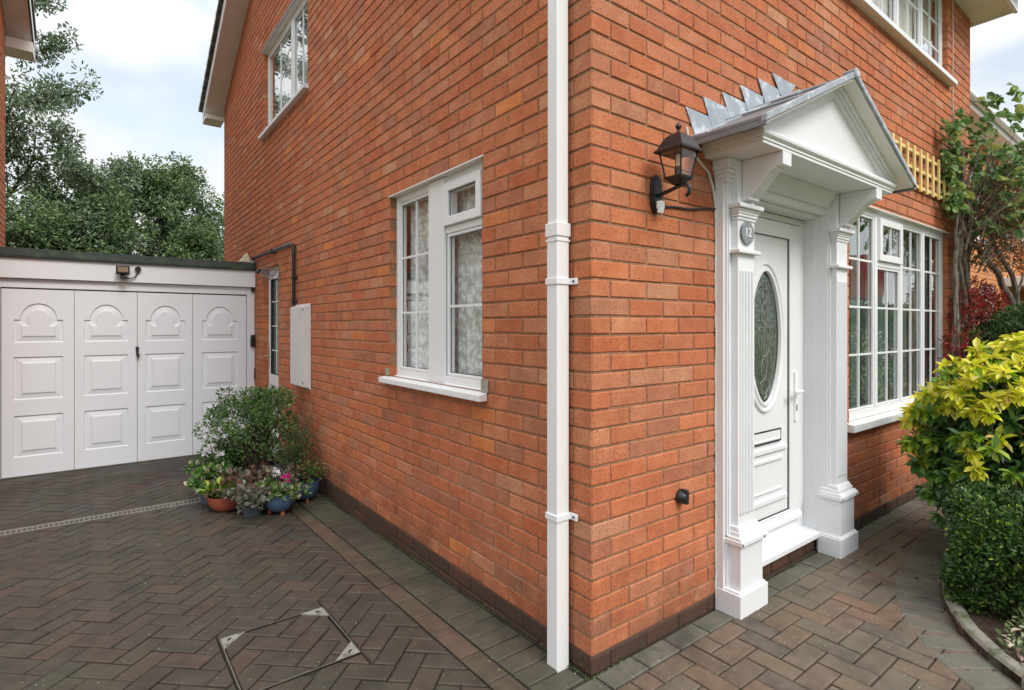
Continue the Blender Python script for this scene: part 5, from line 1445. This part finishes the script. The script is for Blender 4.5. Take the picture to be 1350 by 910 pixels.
# climber with twisted stems
OX, OY = 4.62, -.15
cl_ = thing('climbing_shrub', 'tall climber with twisted grey stems at the end of the house wall', 'climber', (OX, OY, 0))
mb = MBld(); rnd = random.Random(31)
def stem(pts, r0, r1, wob=.025, k=7):
    out = []; pts = [(p[0] - OX, p[1] - OY, p[2]) for p in pts]
    for a, b in zip(pts[:-1], pts[1:]):
        a, b = Vector(a), Vector(b)
        for q in range(5): out.append(a.lerp(b, q / 5) + Vector((rnd.uniform(-wob, wob), rnd.uniform(-wob, wob) * .5, 0)))
    out.append(Vector(pts[-1])); n = len(out)
    for _ in range(2): out = [out[0]] + [(out[i - 1] + out[i] * 2 + out[i + 1]) / 4 for i in range(1, n - 1)] + [out[-1]]
    mb.tube(out, [r0 + (r1 - r0) * i / (n - 1) for i in range(n)], k)
stem([(4.50, -.08, 0), (4.46, -.08, .9), (4.40, -.09, 1.5), (4.34, -.09, 1.9), (4.46, -.1, 2.2), (4.36, -.1, 2.55), (4.45, -.15, 2.9)], .024, .012)
stem([(4.62, -.1, 0), (4.60, -.1, 1.1), (4.58, -.12, 1.6), (4.42, -.1, 1.95), (4.34, -.09, 2.25), (4.44, -.12, 2.55), (4.3, -.15, 2.9)], .022, .010)
stem([(4.68, -.14, .2), (4.70, -.14, 1.4), (4.62, -.12, 1.8), (4.50, -.1, 2.05), (4.48, -.1, 2.4), (4.6, -.15, 2.8)], .022, .01)
stem([(5.32, -.30, 0), (5.32, -.30, 1.6), (5.12, -.27, 1.74), (5.02, -.24, 1.9), (4.86, -.2, 2.0), (4.70, -.16, 2.1), (4.52, -.13, 2.12), (4.42, -.12, 2.3)], .032, .016)
stem([(5.42, -.34, 0), (5.40, -.33, 1.55), (5.26, -.31, 1.85), (5.06, -.28, 1.98), (4.92, -.24, 2.15), (4.86, -.2, 2.4), (5.05, -.3, 2.8)], .026, .012)
stem([(5.32, -.30, 1.58), (5.44, -.32, 1.72), (5.50, -.34, 1.9)], .018, .008)
for i in range(9):
    x = 4.36 + .05 * i
    stem([(x, -.07, rnd.uniform(.6, 1.5)), (x + rnd.uniform(-.06, .1), -.09, 1.9), (x + rnd.uniform(-.1, .2), -.12, 2.35), (x + rnd.uniform(-.3, .7), rnd.uniform(-.4, -.15), 2.85)], .011, .005)
for i in range(110):
    a = Vector((rnd.uniform(4.35, 5.1) - OX, rnd.uniform(-.3, -.05) - OY, rnd.uniform(1.85, 2.6))); d = Vector((rnd.uniform(-.2, 1.0), rnd.uniform(-.5, .05), rnd.uniform(.15, 1))).normalized(); q = [a]
    for k_ in range(5): d = (d + Vector((rnd.uniform(-.4, .4), rnd.uniform(-.3, .25), rnd.uniform(-.2, .35)))).normalized(); q.append(q[-1] + d * rnd.uniform(.06, .13))
    q = [Vector((v.x, min(v.y, .10), v.z)) for v in q]
    mb.tube(q, [.0065, .0055, .0045, .004, .003, .002], 4, cap=False)
obj('stem', mb, 'bark', cl_, smooth=True)
P, D, L = [], [], []
for i in range(980):
    t = rnd.random() ** .8; x = 4.12 + 1.9 * t; y = rnd.uniform(-.62, -.05) if x > 4.4 else rnd.uniform(-.16, -.04)
    zt = 3.15 + .25 * math.sin(x * 3.1) - .35 * max(0, 4.3 - x); zb = 2.25 + .12 * math.sin(x * 5)
    z = rnd.uniform(zb, zt)
    if math.sin(x * 9 + z * 7) + math.sin(z * 13 - x * 4 + y * 9) < -.7: continue
    p = Vector((x - OX, y - OY, z)); up_ = Vector((rnd.uniform(-.6, .3), rnd.uniform(-1, -.1), rnd.uniform(.1, .9))).normalized(); s1 = up_.orthogonal().normalized(); s2 = up_.cross(s1); a0 = rnd.uniform(0, 6.28); sc = rnd.uniform(.045, .095)
    for j, an in enumerate((-1.9, -1.0, 0, 1.0, 1.9)):
        d = s1 * math.cos(a0 + an) + s2 * math.sin(a0 + an) - Vector((0, 0, .35)); P.append(tuple(p)); D.append(tuple(d)); L.append(sc * (1.2 if j == 2 else .95 if j in (1, 3) else .7))
L = np.array(L); V, F = leaves(P, D, L, L * .55, fold=.1, droop=.2); ls = [(V, F, 'lf_fig')]
n = 5000; P = np.stack([RNG.uniform(4.4, 5.9, n) - OX, RNG.uniform(-.5, -.06, n) - OY, RNG.uniform(1.9, 2.6, n)], 1); L = RNG.uniform(.015, .035, n); V, F = leaves(P, rdir(n), L, L * .4); ls.append((V, F, 'lf_brownish'))
leaf_obj('foliage', ls, cl_)
rs_ = thing('red_shrub', 'dark red leaved shrub at the foot of the climber', 'shrub', (4.75, -.17, 0))
C = np.array([(-.05, .02, 1.72), (.10, 0, 1.66), (.22, -.02, 1.58), (-.1, .02, 1.55), (.05, 0, 1.5), (.30, -.05, 1.62), (-.25, .06, 1.45), (-.38, .08, 1.25), (-.40, .08, 1.05), (-.44, .1, .85), (.18, 0, 1.42), (-.2, .05, 1.62)]); R3 = np.full(len(C), .11)
sets_ = clump_cloud(C, R3, 260, .040, .26, [('lf_red', .75), ('lf_brownish', .25)], up=-.2)
leaf_obj('foliage', sets_, rs_); mb = MBld()
for c in C: mb.tube([(c[0] * .4, .05, 0), (c[0] * .8, c[1] * .5 + .02, c[2] * .6), tuple(c)], [.012, .009, .004], 5)
obj('stem', mb, 'dbark', rs_)
rs2 = thing('ivy', 'small green ivy patch between the red shrub and the hedge', 'climber', (4.75, -.12, 0))
C = np.array([(-.15, .0, 1.25), (-.05, -.02, 1.1), (.05, -.02, 1.25), (-.2, .02, .9), (.1, -.03, 1.4)]); leaf_obj('foliage', clump_cloud(C, np.full(5, .12), 160, .040, .6, [('lf_fern', .6), ('lf_brownish', .4)]), rs2)

# ------------------------------------------------------------------ pots by the drive
def pot(name, label, x, y, prof, mat, foliage, extra=None, feet=False):
    t = thing(name, label, 'potted plant', (x, y, zg(y)), 'pots beside the side wall'); mb = MBld(); mb.lathe(prof, (0, 0, 0), 32); p = obj('pot', mb, mat, t, smooth=True)
    r = max(a for a, b in prof); zt = max(b for a, b in prof); mb = MBld(); mb.lathe([(0, zt - .02), (r * .93, zt - .025)], (0, 0, 0), 24); obj('compost', mb, 'soil', t)
    if feet:
        for a in (.5, 2.6, 4.7): mb = MBld(); mb.tube([(r * .6 * math.cos(a), r * .6 * math.sin(a), .0), (r * .6 * math.cos(a), r * .6 * math.sin(a), .03)], .014, 8); obj('foot', mb, 'pot_terra', t)
    leaf_obj('foliage', foliage, t)
    for (C, rad, n, L, mt) in (extra or []):
        for c in C: leaf_obj('flower', clump_cloud(np.array([c]), np.array([rad]), n, L, .6, [(mt, 1)], up=.8), t)
    return t
bowl = lambda r, h, b=.03: [(0, b), (r * .55, b), (r * .8, b + h * .22), (r * .95, b + h * .55), (r, h + b - .02), (r * 1.03, h + b), (r * .97, h + b), (r * .95, h + b - .02), (r * .9, h * .5 + b), (0, h * .4 + b)]
tall = lambda r, h: [(0, 0), (r * .72, 0), (r * .95, h * .85), (r * 1.05, h * .87), (r * 1.05, h), (r * .95, h), (r * .9, h * .9), (0, h * .85)]
def mound(r, h, z, n, L, W, mats, up=.4, flat=.6): 
    r *= 1.22; n = int(n * 1.5); k = 18; C = np.stack([RNG.normal(size=k) * r * .5, RNG.normal(size=k) * r * .5, z - .02 + RNG.random(k) * h], 1); return clump_cloud(C, np.full(k, r * .42), n // k, L, W, mats, up=up, flat=flat)
pot('plant_pot', 'blue glazed bowl with a magenta cyclamen, nearest of the pots', -.42, 2.98, bowl(.125, .13), 'pot_blue', mound(.12, .05, .17, 260, .045, .8, [('lf_variegated', .5), ('lf_fern', .5)]),
    [([(.04, -.03, .27)], .028, 26, .03, 'pet_pink'), ([(-.03, .02, .31)], .024, 20, .028, 'pet_white')], True)
pot('plant_pot', 'blue glazed bowl against the wall behind the nearest bowl', -.18, 3.18, bowl(.12, .14), 'pot_blue', mound(.13, .12, .18, 420, .03, .4, [('lf_fern', .6), ('lf_brownish', .4)], up=.8), None, True)
pot('plant_pot', 'dark grey pot with silvery leaves left of the nearest blue bowl', -.60, 3.06, tall(.085, .13), 'pot_grey', mound(.13, .07, .14, 340, .05, .75, [('lf_grey', .8), ('lf_heuch', .2)]))
pot('plant_pot', 'terracotta pot with lime green leaves at the front of the group', -.72, 3.36, bowl(.14, .12, .0), 'pot_terra', mound(.125, .09, .12, 380, .05, .8, [('lf_lime', .3), ('lf_heuch', .3), ('lf_fern', .4)]))
pot('plant_pot', 'grey pot with white cyclamen, leftmost of the pots', -.80, 3.66, tall(.08, .16), 'pot_grey', mound(.10, .14, .18, 420, .05, .7, [('lf_dark', .5), ('lf_fern', .3), ('lf_variegated', .2)]),
    [([(-.03, -.02, .42), (.02, .03, .44), (.06, -.02, .40), (.08, .0, .24)], .026, 22, .032, 'pet_white')])
pot('plant_pot', 'grey pot with purple leaves in the middle of the group', -.58, 3.38, tall(.09, .14), 'pot_grey', mound(.13, .10, .17, 340, .055, .75, [('lf_heuch', .8), ('lf_grey', .2)]))
pot('plant_pot', 'small pot with grey purple leaves beside the wall bowl', -.34, 3.22, tall(.08, .14), 'pot_grey', mound(.11, .09, .2, 260, .045, .7, [('lf_grey', .7), ('lf_heuch', .3)]))
# tall evergreen shrub in pot
ts = thing('potted_shrub', 'tall bushy evergreen shrub behind the row of pots', 'potted plant', (-.45, 3.72, zg(3.72)), 'pots beside the side wall')
mb = MBld(); mb.lathe(bowl(.17, .24, 0), (0, 0, 0), 32); obj('pot', mb, 'pot_blue', ts, smooth=True)
mb = MBld(); rnd = random.Random(77); C = []
for i in range(80):
    a = rnd.uniform(0, 6.28); h = rnd.uniform(.35, .82); r = rnd.uniform(.05, .34) * (1.15 - .5 * abs(h - .55) * 2); e = (r * math.cos(a) + (.02 if h > .6 else 0), r * math.sin(a), h + .05)
    mb.tube([(0, 0, .15), (e[0] * .4, e[1] * .4, h * .6), e], [.008, .006, .003], 4, cap=False); C.append(e)
obj('stem', mb, 'dbark', ts); C = np.array(C)
leaf_obj('foliage', clump_cloud(C, np.full(len(C), .075) * RNG.uniform(.7, 1.3, len(C)), 120, .026, .5, [('lf_fern', .45), ('lf_dark', .4), ('lf_grey', .15)]), ts)
ws = thing('potted_shrub', 'wispy light green shrub against the wall beside the tall shrub', 'potted plant', (-.2, 3.42, zg(3.42)), 'pots beside the side wall')
mb = MBld(); mb.lathe(tall(.1, .18), (0, 0, 0), 24); obj('pot', mb, 'pot_grey', ws, smooth=True); mb = MBld(); P, D = [], []
for i in range(90):
    a = rnd.uniform(0, 6.28); r = rnd.uniform(.05, .22); h = rnd.uniform(.3, .68); e = Vector((max(-.3, min(.14, r * math.cos(a) - .02)), r * math.sin(a) * 1.3, h)); b = Vector((0, 0, .14)); mid = b.lerp(e, .5) + Vector((0, 0, .07))
    mb.tube([b, mid, e], [.004, .003, .0015], 4, cap=False)
    for s in range(26): t = .35 + .65 * s / 26; q = b.lerp(mid, t * 2) if t < .5 else mid.lerp(e, t * 2 - 1); P.append(tuple(q)); D.append(tuple(rdir(1)[0] + np.array([0, 0, .3])))
obj('stem', mb, 'dbark', ws); L = RNG.uniform(.012, .028, len(P)); V, F = leaves(P, D, L, L * .3); leaf_obj('foliage', [(V, F, 'lf_fern')], ws)
ws = thing('potted_shrub', 'low arching green shrub between the tall shrub and the garage door', 'potted plant', (-.60, 3.84, zg(3.84)), 'pots beside the side wall')
mb = MBld(); mb.lathe(tall(.1, .18), (0, 0, 0), 24); obj('pot', mb, 'pot_grey', ws, smooth=True); mb = MBld(); C = []
for i in range(40):
    a = rnd.uniform(0, 6.28); r = rnd.uniform(.05, .22); e = (r * math.cos(a), r * math.sin(a), rnd.uniform(.25, .46)); mb.tube([(0, 0, .15), (e[0] * .5, e[1] * .5, e[2]), e], [.005, .004, .002], 4, cap=False); C.append(e)
obj('stem', mb, 'dbark', ws); leaf_obj('foliage', clump_cloud(np.array(C), np.full(len(C), .06), 70, .03, .5, [('lf_fern', .6), ('lf_dark', .4)]), ws)

sg_ = thing('sign_board', 'red board on posts down the road, only mirrored in the large window', 'sign', (17, -5.3, 0))
mb = MBld(); mb.box(-.02, .02, -.65, .65, 2.25, 3.6); obj('panel', mb, 'roomred', sg_)
mb = MBld(); mb.box(-.02, .02, -.65, .65, 1.9, 2.249); obj('lower_panel', mb, 'blackplastic', sg_)
for yy in (-.6, .6): mb = MBld(); mb.box(.021, .09, yy - .04, yy + .04, 0, 3.6); obj('post', mb, 'fascia', sg_)
text('TAT TO', .24, 'whiteplastic', sg_, lambda x, y, z: (-.022 - z, -x, y + 2.07), 'lettering')
